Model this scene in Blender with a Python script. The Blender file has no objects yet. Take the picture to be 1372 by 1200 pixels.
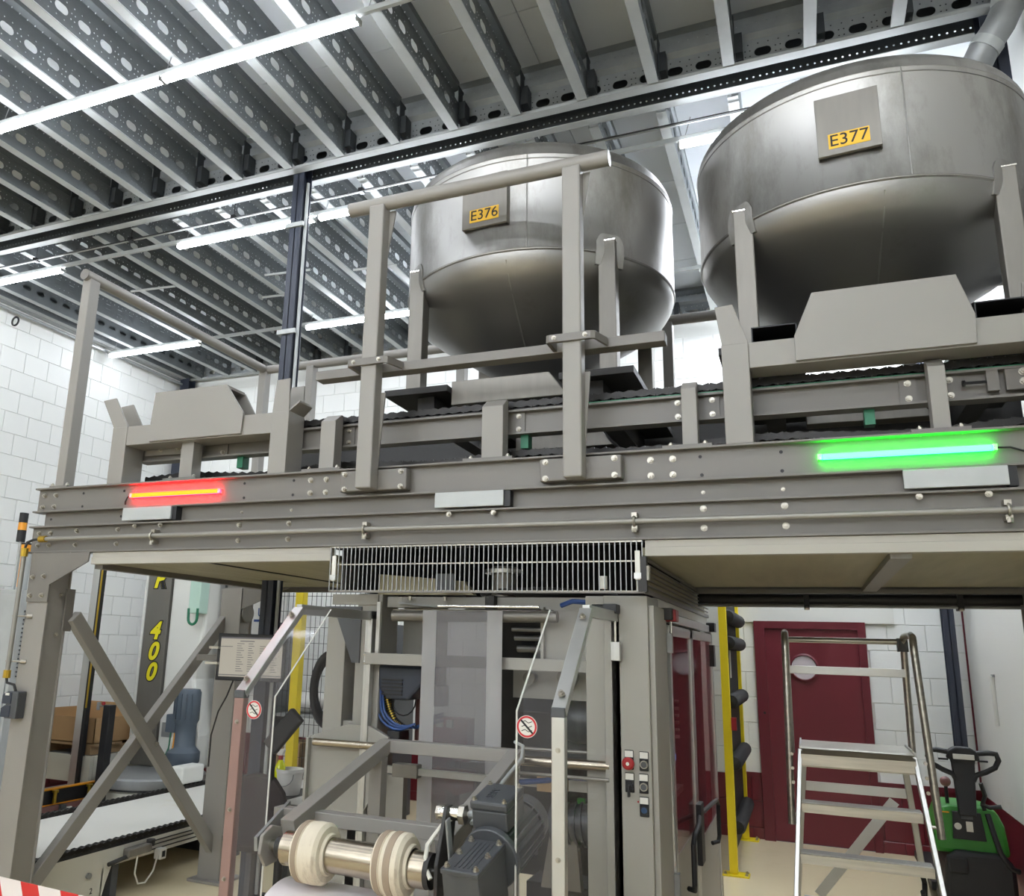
import bpy, bmesh, math, random
from mathutils import Vector, Matrix
random.seed(7)
S = bpy.context.scene
C = S.collection

# ------------------------------------------------------------------ camera
cam_d = bpy.data.cameras.new('camera')
cam = bpy.data.objects.new('camera', cam_d); C.objects.link(cam); S.camera = cam
cam_d.sensor_fit = 'HORIZONTAL'; cam_d.sensor_width = 36.0
cam_d.lens = 36.0 * 1106.5 / 1372.0
cam_d.shift_x = 94.37 / 1372.0; cam_d.shift_y = 8.27 / 1372.0
cam_d.clip_start = 0.05; cam_d.clip_end = 100
def rodrigues(w):
    w = Vector(w); th = w.length; return Matrix.Rotation(th, 3, w / th)
Rwc = rodrigues((-0.2311, 0.4073, -0.0173)) @ Matrix(((1, 0, 0), (0, 0, -1), (0, 1, 0)))
r_, d_, f_ = Rwc[0], Rwc[1], Rwc[2]
cam.matrix_world = Matrix(((r_[0], -d_[0], -f_[0], 0), (r_[1], -d_[1], -f_[1], 0), (r_[2], -d_[2], -f_[2], 1.7), (0, 0, 0, 1)))

# ------------------------------------------------------------------ world, exposure
w = bpy.data.worlds.new('world'); S.world = w; w.use_nodes = True
w.node_tree.nodes['Background'].inputs[0].default_value = (0.75, 0.85, 1.0, 1)
w.node_tree.nodes['Background'].inputs[1].default_value = 0.15
S.view_settings.view_transform = 'Standard'; S.view_settings.look = 'None'
S.view_settings.exposure = 0.70; S.view_settings.gamma = 1.0; S.view_settings.use_curve_mapping = False
TUBE_STRENGTH = 26.0          # the LED light lines under the ceiling (built below, they are the room's only light)
S.cycles.use_denoising = True
S.cycles.max_bounces = 10; S.cycles.transparent_max_bounces = 24
S.cycles.diffuse_bounces = 5; S.cycles.glossy_bounces = 4
S.cycles.sample_clamp_indirect = 6.0
S.cycles.caustics_reflective = False; S.cycles.caustics_refractive = False

# ------------------------------------------------------------------ materials
def lin(r, g, b):
    def c(u):
        u /= 255.0
        return u / 12.92 if u <= 0.04045 else ((u + 0.055) / 1.055) ** 2.4
    return (c(r), c(g), c(b), 1)
MATS = {}
def mat(name, rgb, rough=0.5, metal=0.0, var=0.08, scale=6.0, bump=0.0, bscale=60.0, stretch=None, spec=0.5, dirt=None, coat=0.0):
    m = bpy.data.materials.new(name); m.use_nodes = True; MATS[name] = m
    nt = m.node_tree; n = nt.nodes; L = nt.links
    b = n['Principled BSDF']
    b.inputs['Roughness'].default_value = rough; b.inputs['Metallic'].default_value = metal
    b.inputs['Specular IOR Level'].default_value = spec
    b.inputs['Coat Weight'].default_value = coat
    col = lin(*rgb)
    tc = n.new('ShaderNodeTexCoord'); mp = n.new('ShaderNodeMapping')
    L.new(tc.outputs['Object'], mp.inputs[0])
    if stretch: mp.inputs['Scale'].default_value = stretch
    nz = n.new('ShaderNodeTexNoise'); nz.inputs['Scale'].default_value = scale; nz.inputs['Detail'].default_value = 5
    L.new(mp.outputs[0], nz.inputs[0])
    mx = n.new('ShaderNodeMix'); mx.data_type = 'RGBA'
    mx.inputs[6].default_value = tuple(c * (1 - var) for c in col[:3]) + (1,)
    mx.inputs[7].default_value = tuple(min(1, c * (1 + var)) for c in col[:3]) + (1,)
    L.new(nz.outputs[0], mx.inputs[0])
    out = mx.outputs[2]
    if dirt:
        d = n.new('ShaderNodeTexNoise'); d.inputs['Scale'].default_value = dirt[1]; d.inputs['Detail'].default_value = 8; d.inputs['Roughness'].default_value = 0.7
        L.new(mp.outputs[0], d.inputs[0])
        rp = n.new('ShaderNodeValToRGB'); rp.color_ramp.elements[0].position = dirt[2]; rp.color_ramp.elements[1].position = min(1, dirt[2] + dirt[3])
        L.new(d.outputs[0], rp.inputs[0])
        m2 = n.new('ShaderNodeMix'); m2.data_type = 'RGBA'; L.new(rp.outputs[0], m2.inputs[0]); L.new(out, m2.inputs[6]); m2.inputs[7].default_value = lin(*dirt[0])
        out = m2.outputs[2]
    L.new(out, b.inputs['Base Color'])
    if bump:
        bn = n.new('ShaderNodeTexNoise'); bn.inputs['Scale'].default_value = bscale; bn.inputs['Detail'].default_value = 3
        L.new(mp.outputs[0], bn.inputs[0])
        bp = n.new('ShaderNodeBump'); bp.inputs['Strength'].default_value = bump; bp.inputs['Distance'].default_value = 0.01
        L.new(bn.outputs[0], bp.inputs['Height']); L.new(bp.outputs[0], b.inputs['Normal'])
    return m
def emit(name, rgb, strength, base=(240, 240, 240)):
    m = bpy.data.materials.new(name); m.use_nodes = True; MATS[name] = m
    b = m.node_tree.nodes['Principled BSDF']
    b.inputs['Base Color'].default_value = lin(*base); b.inputs['Emission Color'].default_value = lin(*rgb); b.inputs['Emission Strength'].default_value = strength
    return m
def clear(name, rgb, alpha, rough=0.05, spec=0.5):
    """a see-through sheet: alpha is how much of its own surface shows"""
    m = bpy.data.materials.new(name); m.use_nodes = True; MATS[name] = m
    nt = m.node_tree; b = nt.nodes['Principled BSDF']
    b.inputs['Base Color'].default_value = lin(*rgb); b.inputs['Roughness'].default_value = rough
    b.inputs['Specular IOR Level'].default_value = spec; b.inputs['Alpha'].default_value = alpha
    return m

mat('paint', (110, 106, 100), 0.42, var=0.05, scale=2.5, bump=0.02, bscale=140, dirt=((88, 82, 74), 1.7, 0.66, 0.2))
mat('paint_light', (136, 132, 126), 0.45, var=0.05, scale=3, dirt=((110, 102, 92), 2.2, 0.66, 0.2))
mat('machine_paint', (150, 147, 139), 0.45, var=0.05, scale=2.5, bump=0.02, bscale=140, dirt=((112, 106, 96), 1.8, 0.66, 0.2))
mat('paint_deck', (164, 160, 150), 0.5, var=0.05, scale=3)
mat('plywood', (152, 146, 120), 0.55, var=0.25, scale=3, stretch=(6, .6, 1), bump=0.02)
mat('steel', (198, 196, 192), 0.30, 1.0, var=0.10, scale=5, stretch=(1, 1, 0.15), bump=0.015, bscale=40)
mat('tank_steel', (166, 164, 160), 0.45, 0.92, var=0.12, scale=2.2, stretch=(1.5, 1.5, 0.6), bump=0.03, bscale=14, dirt=((112, 108, 100), 1.9, 0.5, 0.3))
mat('tank_cone_steel', (150, 148, 145), 0.42, 0.95, var=0.15, scale=2.0, bump=0.03, bscale=10, dirt=((100, 97, 92), 1.4, 0.55, 0.4))
mat('leg_steel', (124, 120, 113), 0.45, 0.5, var=0.15, scale=8, stretch=(3, 3, .5))
mat('chrome', (225, 222, 214), 0.14, 1.0, var=0.06, scale=14)
mat('bolt_steel', (172, 167, 156), 0.38, 0.9, var=0.08)
mat('conduit_grey', (138, 135, 128), 0.4, 0.35, var=0.1, scale=9)
mat('ladder_alu', (176, 172, 162), 0.3, 0.9, var=0.35, scale=7, stretch=(.5, 6, 6), bump=.03, bscale=30)
mat('dark_galv', (66, 70, 73), 0.55, 0.3, var=0.15)
mat('shaft_steel', (168, 158, 142), 0.24, 1.0, var=0.25, scale=5, stretch=(1, 5, 5), bump=.02)
mat('profile_pink', (142, 114, 107), 0.4, 0.2, var=0.06)
mat('galv', (150, 152, 152), 0.5, 0.45, var=0.16, scale=14, bump=0.02)
mat('galv_light', (172, 175, 174), 0.55, 0.2, var=0.12, scale=9)
mat('alu', (190, 190, 187), 0.34, 0.85, var=0.08, scale=10, stretch=(1, 1, .2))
mat('navy', (44, 49, 62), 0.45, var=0.06)
mat('white_paint', (222, 222, 216), 0.6, var=0.03, scale=2, dirt=((176, 172, 160), 1.3, 0.68, 0.22))
mat('mint', (178, 206, 192), 0.45, var=0.04)
mat('cream', (206, 204, 192), 0.5, var=0.05, scale=3, dirt=((150, 142, 122), 2.5, 0.66, 0.2))
mat('conveyor_top', (226, 224, 216), 0.4, var=0.03, scale=2, dirt=((206, 198, 160), 1.1, 0.6, 0.3))
mat('deck_board', (226, 231, 236), 0.7, var=0.06, scale=2.2, dirt=((204, 206, 208), 3, 0.62, 0.3))
mat('black', (22, 22, 24), 0.5, var=0.15)
mat('rubber', (30, 30, 32), 0.75, var=0.2, bump=0.05)
mat('chain', (34, 32, 30), 0.38, 0.5, var=0.3, scale=40)
mat('dark_machine', (48, 47, 46), 0.55, 0.2, var=0.3, scale=8)
mat('motor_grey', (74, 76, 79), 0.42, 0.15, var=0.10, scale=9, bump=0.03, bscale=120)
mat('motor_blue', (44, 50, 62), 0.45, var=0.12)
mat('gear_blue', (76, 86, 96), 0.5, var=0.1)
mat('yellow', (232, 208, 28), 0.45, var=0.05, scale=4, dirt=((150, 128, 30), 2.5, 0.7, 0.2))
mat('amber', (226, 150, 30), 0.35, var=0.05)
mat('sign_yellow', (226, 178, 36), 0.5, var=0.06)
mat('lettering_yellow', (238, 226, 30), 0.5, var=0.03)
mat('red', (150, 30, 34), 0.4, var=0.06)
mat('door_red', (104, 27, 39), 0.42, var=0.06, scale=4, bump=0.03)
mat('door_red_frame', (98, 24, 36), 0.45, var=0.06, scale=4)
mat('tape_red', (196, 32, 36), 0.35, var=0.05)
mat('tape_white', (222, 214, 214), 0.3, var=0.04)
mat('cardboard', (176, 142, 100), 0.8, var=0.07, scale=5)
mat('wood', (168, 140, 104), 0.75, var=0.15, scale=5, stretch=(1, 6, 1))
mat('canvas', (212, 202, 182), 0.85, var=0.10, scale=9, bump=0.2, bscale=50, stretch=(3, 1, 1), dirt=((150, 132, 112), 7, 0.52, 0.3))
mat('canvas_dark', (152, 136, 118), 0.9, var=0.10, scale=12, bump=0.15, bscale=50)
mat('green', (52, 128, 46), 0.38, var=0.08, scale=5)
mat('green_guide', (20, 110, 76), 0.45, var=0.06)
mat('blue_hose', (38, 70, 126), 0.4, var=0.08)
mat('blue_button', (34, 62, 96), 0.35, var=0.05)
mat('brass', (180, 148, 54), 0.35, 0.8, var=0.1)
mat('label_white', (212, 210, 202), 0.5, var=0.03)
mat('ink', (20, 20, 22), 0.6, var=0.02)
mat('sign_red', (190, 34, 44), 0.45, var=0.03)
mat('steel_pillar', (120, 117, 110), 0.5, 0.4, var=0.08, scale=3, stretch=(3, 3, .4))
mat('brown_red', (120, 82, 78), 0.45, var=0.08)
mat('chair_fabric', (40, 33, 35), 0.9, var=0.06, scale=8)
mat('plastic_white', (214, 212, 206), 0.4, var=0.03)
mat('glass_lens', (206, 196, 200), 0.35, var=0.06, scale=20)
mat('table_top', (196, 192, 184), 0.45, var=0.05)
emit('tube_light', (240, 246, 255), TUBE_STRENGTH)
emit('led_red', (255, 0, 20), 150, (10, 0, 0))
emit('led_red_core', (255, 226, 0), .62, (0, 0, 0))
emit('led_green', (0, 255, 30), 80, (0, 10, 0))
emit('led_green_core', (170, 255, 240), .62, (0, 0, 0))
emit('screen', (236, 228, 208), 0.28, (30, 30, 30))
emit('screen_ink', (150, 146, 150), 0.2, (30, 30, 30))
emit('screen_blue', (90, 140, 220), 0.8)
clear('plexi', (150, 146, 146), 0.075, 0.04)
clear('plexi_edge', (226, 226, 220), 0.75, 0.2)
clear('plexi_door', (138, 52, 64), 0.42, 0.05)
clear('film', (124, 122, 124), 0.62, 0.25)
clear('film_fold', (164, 162, 162), 0.76, 0.25)
clear('spray_liquid', (214, 222, 20), 0.92, 0.15)
clear('bottle_clear', (220, 222, 216), 0.55, 0.15)

def wall_material(name, split, white, red, scale=1.2):
    m = mat(name, white, 0.55, var=0.03, scale=scale, bump=0.05, bscale=70, dirt=((186, 184, 174), 1.1, 0.62, 0.3))
    nt = m.node_tree; n = nt.nodes; L = nt.links; b = n['Principled BSDF']
    src = b.inputs['Base Color'].links[0].from_socket
    g = n.new('ShaderNodeNewGeometry'); sp = n.new('ShaderNodeSeparateXYZ'); L.new(g.outputs['Position'], sp.inputs[0])
    lt = n.new('ShaderNodeMath'); lt.operation = 'LESS_THAN'; L.new(sp.outputs['Z'], lt.inputs[0]); lt.inputs[1].default_value = split
    mx = n.new('ShaderNodeMix'); mx.data_type = 'RGBA'; L.new(lt.outputs[0], mx.inputs[0]); L.new(src, mx.inputs[6]); mx.inputs[7].default_value = lin(*red)
    L.new(mx.outputs[2], b.inputs['Base Color'])
    rm = n.new('ShaderNodeMapRange'); L.new(lt.outputs[0], rm.inputs[0]); rm.inputs[3].default_value = 0.6; rm.inputs[4].default_value = 0.32
    L.new(rm.outputs[0], b.inputs['Roughness'])
    return m
wall_material('block_paint', 0.575, (234, 235, 232), (104, 25, 38))
wall_material('mortar_paint', 0.575, (222, 223, 219), (98, 23, 36))
wall_material('plaster', 0.575, (234, 234, 230), (104, 25, 38), 0.8)

# perforated galvanised sheet: rows of small punched holes are real gaps in the sheet
def perforated(name, rgb):
    m = mat(name, rgb, 0.5, 0.45, var=0.16, scale=12)
    nt = m.node_tree; n = nt.nodes; L = nt.links; b = n['Principled BSDF']; out = n['Material Output']
    tc = n.new('ShaderNodeTexCoord'); sp = n.new('ShaderNodeSeparateXYZ'); L.new(tc.outputs['Object'], sp.inputs[0])
    def mth(op, a, bb=None):
        q = n.new('ShaderNodeMath'); q.operation = op
        for i, s_ in enumerate((a, bb)):
            if s_ is None: continue
            if isinstance(s_, (int, float)): q.inputs[i].default_value = s_
            else: L.new(s_, q.inputs[i])
        return q.outputs[0]
    y = sp.outputs['Y']; z = sp.outputs['Z']
    p = 0.0597
    fy = mth('MULTIPLY', mth('SUBTRACT', mth('FRACT', mth('DIVIDE', mth('ADD', y, p / 2), p)), 0.5), p)
    hit = None
    for zr in (0.047, 0.173, 0.30):
        dz = mth('SUBTRACT', z, zr)
        d2 = mth('ADD', mth('MULTIPLY', fy, fy), mth('MULTIPLY', dz, dz))
        h = mth('LESS_THAN', d2, 0.0046 ** 2)
        hit = h if hit is None else mth('MAXIMUM', hit, h)
    pc = 0.179
    fc = mth('MULTIPLY', mth('SUBTRACT', mth('FRACT', mth('DIVIDE', y, pc)), 0.5), pc)
    afc = mth('SUBTRACT', mth('ABSOLUTE', fc), 0.0895 - 0.014)
    for zr in (0.09, 0.13):
        dz = mth('SUBTRACT', z, zr)
        d2 = mth('ADD', mth('MULTIPLY', afc, afc), mth('MULTIPLY', dz, dz))
        hit = mth('MAXIMUM', hit, mth('LESS_THAN', d2, 0.0046 ** 2))
    tr = n.new('ShaderNodeBsdfTransparent'); ms = n.new('ShaderNodeMixShader')
    L.new(hit, ms.inputs[0]); L.new(b.outputs[0], ms.inputs[1]); L.new(tr.outputs[0], ms.inputs[2]); L.new(ms.outputs[0], out.inputs[0])
    return m
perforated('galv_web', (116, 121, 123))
perforated('galv_web_lit', (158, 163, 165))  # same sheet, lightened to stand in for stronger light on the beam webs
def one_row(name, rgb, pitch, zr, rad):
    m = mat(name, rgb, 0.5, 0.3, var=0.1, scale=12); nt = m.node_tree; n = nt.nodes; L = nt.links; b = n['Principled BSDF']; out = n['Material Output']
    tc = n.new('ShaderNodeTexCoord'); vm = n.new('ShaderNodeVectorMath'); vm.operation = 'MODULO'; L.new(tc.outputs['Object'], vm.inputs[0]); vm.inputs[1].default_value = (1e3, pitch, 1e3)
    ds = n.new('ShaderNodeVectorMath'); ds.operation = 'DISTANCE'; L.new(vm.outputs[0], ds.inputs[0]); ds.inputs[1].default_value = (0, pitch / 2, zr)
    lt = n.new('ShaderNodeMath'); lt.operation = 'LESS_THAN'; L.new(ds.outputs['Value'], lt.inputs[0]); lt.inputs[1].default_value = rad
    tr = n.new('ShaderNodeBsdfTransparent'); ms = n.new('ShaderNodeMixShader'); L.new(lt.outputs[0], ms.inputs[0]); L.new(b.outputs[0], ms.inputs[1]); L.new(tr.outputs[0], ms.inputs[2]); L.new(ms.outputs[0], out.inputs[0])
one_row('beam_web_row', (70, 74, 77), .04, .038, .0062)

# ------------------------------------------------------------------ mesh helpers
class MB:
    def __init__(s): s.v = []; s.f = []
    def add(s, vs, fs):
        k = len(s.v); s.v += [tuple(v) for v in vs]; s.f += [tuple(i + k for i in f) for f in fs]; return s
    def box(s, x0, x1, y0, y1, z0, z1):
        return s.add([(x0, y0, z0), (x1, y0, z0), (x1, y1, z0), (x0, y1, z0), (x0, y0, z1), (x1, y0, z1), (x1, y1, z1), (x0, y1, z1)],
                     [(0, 3, 2, 1), (4, 5, 6, 7), (0, 1, 5, 4), (1, 2, 6, 5), (2, 3, 7, 6), (3, 0, 4, 7)])
    def obox(s, c, size, M):
        c = Vector(c); hx, hy, hz = (q / 2 for q in size); M = M.to_3x3()
        vs = [c + M @ Vector(p) for p in ((-hx, -hy, -hz), (hx, -hy, -hz), (hx, hy, -hz), (-hx, hy, -hz), (-hx, -hy, hz), (hx, -hy, hz), (hx, hy, hz), (-hx, hy, hz))]
        return s.add(vs, [(0, 3, 2, 1), (4, 5, 6, 7), (0, 1, 5, 4), (1, 2, 6, 5), (2, 3, 7, 6), (3, 0, 4, 7)])
    def bar(s, p0, p1, w, h, up=(0, 0, 1)):
        p0, p1 = Vector(p0), Vector(p1); y = (p1 - p0).normalized(); x = y.cross(Vector(up)).normalized(); z = x.cross(y)
        M = Matrix((x, y, z)).transposed()
        return s.obox((p0 + p1) / 2, (w, (p1 - p0).length, h), M)
    def cyl(s, p0, p1, r, n=16, r1=None, caps=True):
        p0, p1 = Vector(p0), Vector(p1); a = (p1 - p0).normalized(); t = Vector((0, 0, 1)) if abs(a.z) < .9 else Vector((1, 0, 0))
        x = a.cross(t).normalized(); y = a.cross(x); r1 = r if r1 is None else r1
        vs = []; fs = []
        for k in range(n):
            t_ = 2 * math.pi * k / n; d = x * math.cos(t_) + y * math.sin(t_)
            vs += [p0 + d * r, p1 + d * r1]
        for k in range(n):
            j = (k + 1) % n; fs.append((2 * k, 2 * k + 1, 2 * j + 1, 2 * j))
        if caps: fs += [tuple(2 * k for k in range(n)), tuple(2 * k + 1 for k in reversed(range(n)))]
        return s.add(vs, fs)
    def tube(s, pts, r, n=10, closed=False):
        pts = [Vector(p) for p in pts]; m = len(pts); rings = []; prev = None
        for i, p in enumerate(pts):
            if closed: a = (pts[(i + 1) % m] - pts[i - 1])
            else: a = pts[min(i + 1, m - 1)] - pts[max(i - 1, 0)]
            a.normalize()
            if prev is None:
                t = Vector((0, 0, 1)) if abs(a.z) < .9 else Vector((1, 0, 0)); x = a.cross(t).normalized()
            else:
                x = (prev - a * prev.dot(a)).normalized()
            prev = x; y = a.cross(x); rings.append([p + (x * math.cos(2 * math.pi * k / n) + y * math.sin(2 * math.pi * k / n)) * r for k in range(n)])
        vs = [q for rg in rings for q in rg]; fs = []
        for i in range(m if closed else m - 1):
            i2 = (i + 1) % m
            for k in range(n):
                j = (k + 1) % n; fs.append((i * n + k, i * n + j, i2 * n + j, i2 * n + k))
        if not closed: fs += [tuple(reversed(range(n))), tuple((m - 1) * n + k for k in range(n))]
        return s.add(vs, fs)
    def prism(s, poly, vec):
        v = Vector(vec); a = [Vector(p) for p in poly]; n = len(a)
        vs = a + [p + v for p in a]
        fs = [tuple(range(n)), tuple(reversed(range(n, 2 * n)))] + [(k, n + k, n + (k + 1) % n, (k + 1) % n) for k in range(n)]
        return s.add(vs, fs)
    def lathe(s, prof, c, n=48, axis='Z'):
        c = Vector(c); vs = []; fs = []; m = len(prof)
        for k in range(n):
            t = 2 * math.pi * k / n
            for r, h in prof:
                u, v = r * math.cos(t), r * math.sin(t)
                p = (u, v, h) if axis == 'Z' else ((h, u, v) if axis == 'X' else (v, h, u))
                vs.append(c + Vector(p))
        for k in range(n):
            j = (k + 1) % n
            for i in range(m - 1): fs.append((k * m + i, j * m + i, j * m + i + 1, k * m + i + 1))
        return s.add(vs, fs)
    def ball(s, c, r, n=10, sc=(1, 1, 1)):
        prof = [(max(1e-4, r * math.sin(math.pi * i / n)), -r * math.cos(math.pi * i / n)) for i in range(n + 1)]
        k = len(s.v); s.lathe(prof, (0, 0, 0), n + 4)
        for i in range(k, len(s.v)): s.v[i] = (s.v[i][0] * sc[0] + c[0], s.v[i][1] * sc[1] + c[1], s.v[i][2] * sc[2] + c[2])
        return s
    def build(s, name, material, parent=None, smooth=35, bevel=0, local=False, fix=True):
        me = bpy.data.meshes.new(name)
        off = Vector((0, 0, 0))
        o_loc = Vector((0, 0, 0))
        if not local:
            if parent is not None: off = world_loc(parent)
            else:
                xs = [v[0] for v in s.v]; ys = [v[1] for v in s.v]; zs = [v[2] for v in s.v]
                off = Vector(((min(xs) + max(xs)) / 2, (min(ys) + max(ys)) / 2, min(zs))); o_loc = off.copy()
        me.from_pydata([(v[0] - off.x, v[1] - off.y, v[2] - off.z) for v in s.v], [], s.f)
        if fix:
            bm = bmesh.new(); bm.from_mesh(me); bmesh.ops.remove_doubles(bm, verts=bm.verts, dist=1e-6); bmesh.ops.recalc_face_normals(bm, faces=bm.faces); bm.to_mesh(me); bm.free()
        me.materials.append(MATS[material] if isinstance(material, str) else material)
        if smooth:
            me.shade_smooth(); me.set_sharp_from_angle(angle=math.radians(smooth))
        o = bpy.data.objects.new(name, me); C.objects.link(o)
        if parent is not None: o.parent = parent
        else: o.location = o_loc
        if bevel:
            b = o.modifiers.new('bevel', 'BEVEL'); b.width = bevel; b.segments = 2; b.limit_method = 'ANGLE'
        return o
def world_loc(o):
    p = Vector((0, 0, 0))
    while o is not None: p = p + o.location; o = o.parent
    return p
def tag(o, label=None, cat=None, group=None, kind=None):
    if label: o['label'] = label
    if cat: o['category'] = cat
    if group: o['group'] = group
    if kind: o['kind'] = kind
    return o
def thing(name, label, cat, loc=(0, 0, 0), rotz=0, group=None):
    o = bpy.data.objects.new(name, None); C.objects.link(o); o.empty_display_size = .1
    o.location = loc; o.rotation_euler = (0, 0, rotz)
    return tag(o, label, cat, group)
def inst(name, mesh, parent, loc, rot=(0, 0, 0), scale=(1, 1, 1)):
    """a copy of a small piece sharing its mesh; loc in world coordinates, parents are unrotated"""
    o = bpy.data.objects.new(name, mesh); C.objects.link(o); o.parent = parent
    o.location = Vector(loc) - (world_loc(parent) if parent else Vector((0, 0, 0))); o.rotation_euler = rot; o.scale = scale
    return o
def mesh_only(mb, name, material, smooth=35):
    o = mb.build(name, material, None, smooth, local=True); me = o.data; bpy.data.objects.remove(o); return me
# a hexagon bolt head with washer, pointing to -Y
BOLT = mesh_only(MB().cyl((0, 0, 0), (0, -.003, 0), .0145, 12).cyl((0, -.003, 0), (0, -.0125, 0), .0115, 6).cyl((0, -.0125, 0), (0, -.019, 0), .006, 8), 'bolt', 'bolt_steel')
BOLT_DARK = mesh_only(MB().cyl((0, 0, 0), (0, -.002, 0), .0075, 10), 'bolt_hole', 'black')
def bolts(parent, pts, scale=1.0, rot=(0, 0, 0), name='bolt', me=BOLT):
    for p in pts: inst(name, me, parent, p, rot, (scale,) * 3)

# ------------------------------------------------------------------ the room
XL, XR, YB, YF = -8.03, 1.35, 9.03, -14.0
HB = 5.30                     # underside of the ceiling joists
HD = 5.68                     # underside of the deck boards
def floor_material():
    m = mat('floor_epoxy', (220, 206, 172), 0.22, var=0.05, scale=1.5, bump=0.015, bscale=8, dirt=((200, 186, 152), 1.2, 0.58, 0.3))
    return m
floor_material()
o = MB().box(XL, XR, YF, YB, -0.1, 0).build('floor', 'floor_epoxy'); tag(o, 'beige glossy epoxy floor', 'floor', kind='structure')
wl = MB().box(XL - .25, XL - .012, YF, YB + .25, 0, 6).build('wall_left', 'mortar_paint'); tag(wl, 'white painted block wall with red lower band on the left', 'wall', kind='structure')
wb = MB().box(XL, XR + .25, YB + .012, YB + .25, 0, 6).build('wall_back', 'mortar_paint'); tag(wb, 'white painted block wall with red door at the back', 'wall', kind='structure')
wr = MB().box(XR, XR + .25, YF, YB, 0, 6).build('wall_right', 'plaster'); tag(wr, 'smooth white wall with red lower band on the right', 'wall', kind='structure')
wf = MB().box(XL - .25, XR + .25, YF - .25, YF, 0, 6).build('wall_front', 'plaster'); tag(wf, 'white wall behind the viewer', 'wall', kind='structure')
# concrete blocks 0.32 x 0.24, each its own piece (three lengths: full and cut at the ends)
BL, BH, G = 0.32, 0.24, 0.0028
def block_mesh(l, axis):
    b = MB(); t = .012; e = .003
    def pt(a, d, h): return (a, d, h) if axis == 'x' else (-d, a, h)
    a0, a1, h0, h1 = -l / 2 + G, l / 2 - G, -BH / 2 + G, BH / 2 - G
    vs = [pt(a, 0, h) for a, h in ((a0, h0), (a1, h0), (a1, h1), (a0, h1))] + [pt(a, -t + e, h) for a, h in ((a0, h0), (a1, h0), (a1, h1), (a0, h1))] + \
         [pt(a, -t, h) for a, h in ((a0 + e, h0 + e), (a1 - e, h0 + e), (a1 - e, h1 - e), (a0 + e, h1 - e))]
    fs = [(8, 9, 10, 11)] + [(k, (k + 1) % 4, 4 + (k + 1) % 4, 4 + k) for k in range(4)] + [(4 + k, 4 + (k + 1) % 4, 8 + (k + 1) % 4, 8 + k) for k in range(4)]
    b.add(vs, fs); return mesh_only(b, 'block', 'block_paint', 0)
bx_mesh = block_mesh(BL, 'x'); by_mesh = block_mesh(BL, 'y')
rest_b = MB(); rest_l = MB()
DOOR = (-0.60, 0.62, 2.04)    # masonry opening for the red door frame
nb = nl = 0
cut_meshes = {}
for r in range(22):
    zc = 1.06 - .24 * 4 - .12 + .24 * r
    for k in range(32):
        xc = 1.19 - BL * k + (.16 if r % 2 else 0)
        a0, a1 = max(xc - BL / 2, XL), min(xc + BL / 2, XR)
        pieces = [(a0, a1)]
        if zc < 2.1: pieces = [(a0, min(a1, -.47)), (max(a0, .53), a1)]
        for a0, a1 in pieces:
            if a1 - a0 < .03: continue
            l_ = round(a1 - a0, 3); xm = (a0 + a1) / 2
            me = bx_mesh if abs(l_ - BL) < .002 else cut_meshes.setdefault(l_, block_mesh(l_, 'x'))
            see = (zc > 3.5 and xm < -0.2) or (xm > -1.3 and zc < 2.35) or (xm < -5.2 and .4 < zc < 2.2)
            if see and nb < 300:
                nb += 1; inst('block', me, wb, (xm, YB + .012, zc))
            else:
                rest_b.add([(xm + v.co.x, YB + .012 + v.co.y, zc + v.co.z) for v in me.vertices], [tuple(p.vertices) for p in me.polygons])
for r in range(22):
    zc = 3.876 - .24 * 16 + .24 * r + .12
    for k in range(28):
        yc = 6.345 + BL * (k - 19) + (.16 if r % 2 else 0)
        if yc > YB - .1 or yc < 0: continue
        if yc > 5.6 and nl < 300:
            nl += 1; inst('block', by_mesh, wl, (XL - .012, yc, zc))
        else:
            rest_l.add([(XL - .012 + v.co.x, yc + v.co.y, zc + v.co.z) for v in by_mesh.vertices], [tuple(p.vertices) for p in by_mesh.polygons])
tag(rest_b.build('block_remainder', 'block_paint', wb, 0, fix=False), kind='stuff')
tag(rest_l.build('block_remainder', 'block_paint', wl, 0, fix=False), kind='stuff')

# red steel door with frame, round window, lintel board
dr = tag(thing('door_1', 'dark red steel door with round window in the back wall', 'door', (0, YB, 0)), kind='structure')
for x0, x1, z0, z1 in ((-.47, -.372, 0, 1.968), (.462, .53, 0, 1.968), (-.47, .53, 1.968, 2.04)): MB().box(x0, x1, YB - .035, YB + .1, z0, z1).build('frame', 'door_red_frame', dr)
leaf = MB().box(-.375, .465, YB - .01, YB + .05, .01, 1.965).build('leaf', 'door_red', dr)
MB().lathe([(.135, 0), (.135, -.02), (.118, -.028), (.11, -.012), (.11, 0)], (-.03, YB - .01, 1.60), 40, 'Y').build('window_ring', 'door_red_frame', leaf)
MB().lathe([(.0001, -.016), (.113, -.014), (.113, 0)], (-.03, YB - .01, 1.60), 40, 'Y').build('porthole', 'glass_lens', leaf)
MB().cyl((-.41, YB - .035, 1.16), (-.41, YB - .04, 1.16), .012, 12).build('keyhole', 'ink', dr)
MB().box(-.66, .78, YB - .03, YB + .02, 2.03, 2.32).build('lintel_board', 'white_paint', dr)
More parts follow.
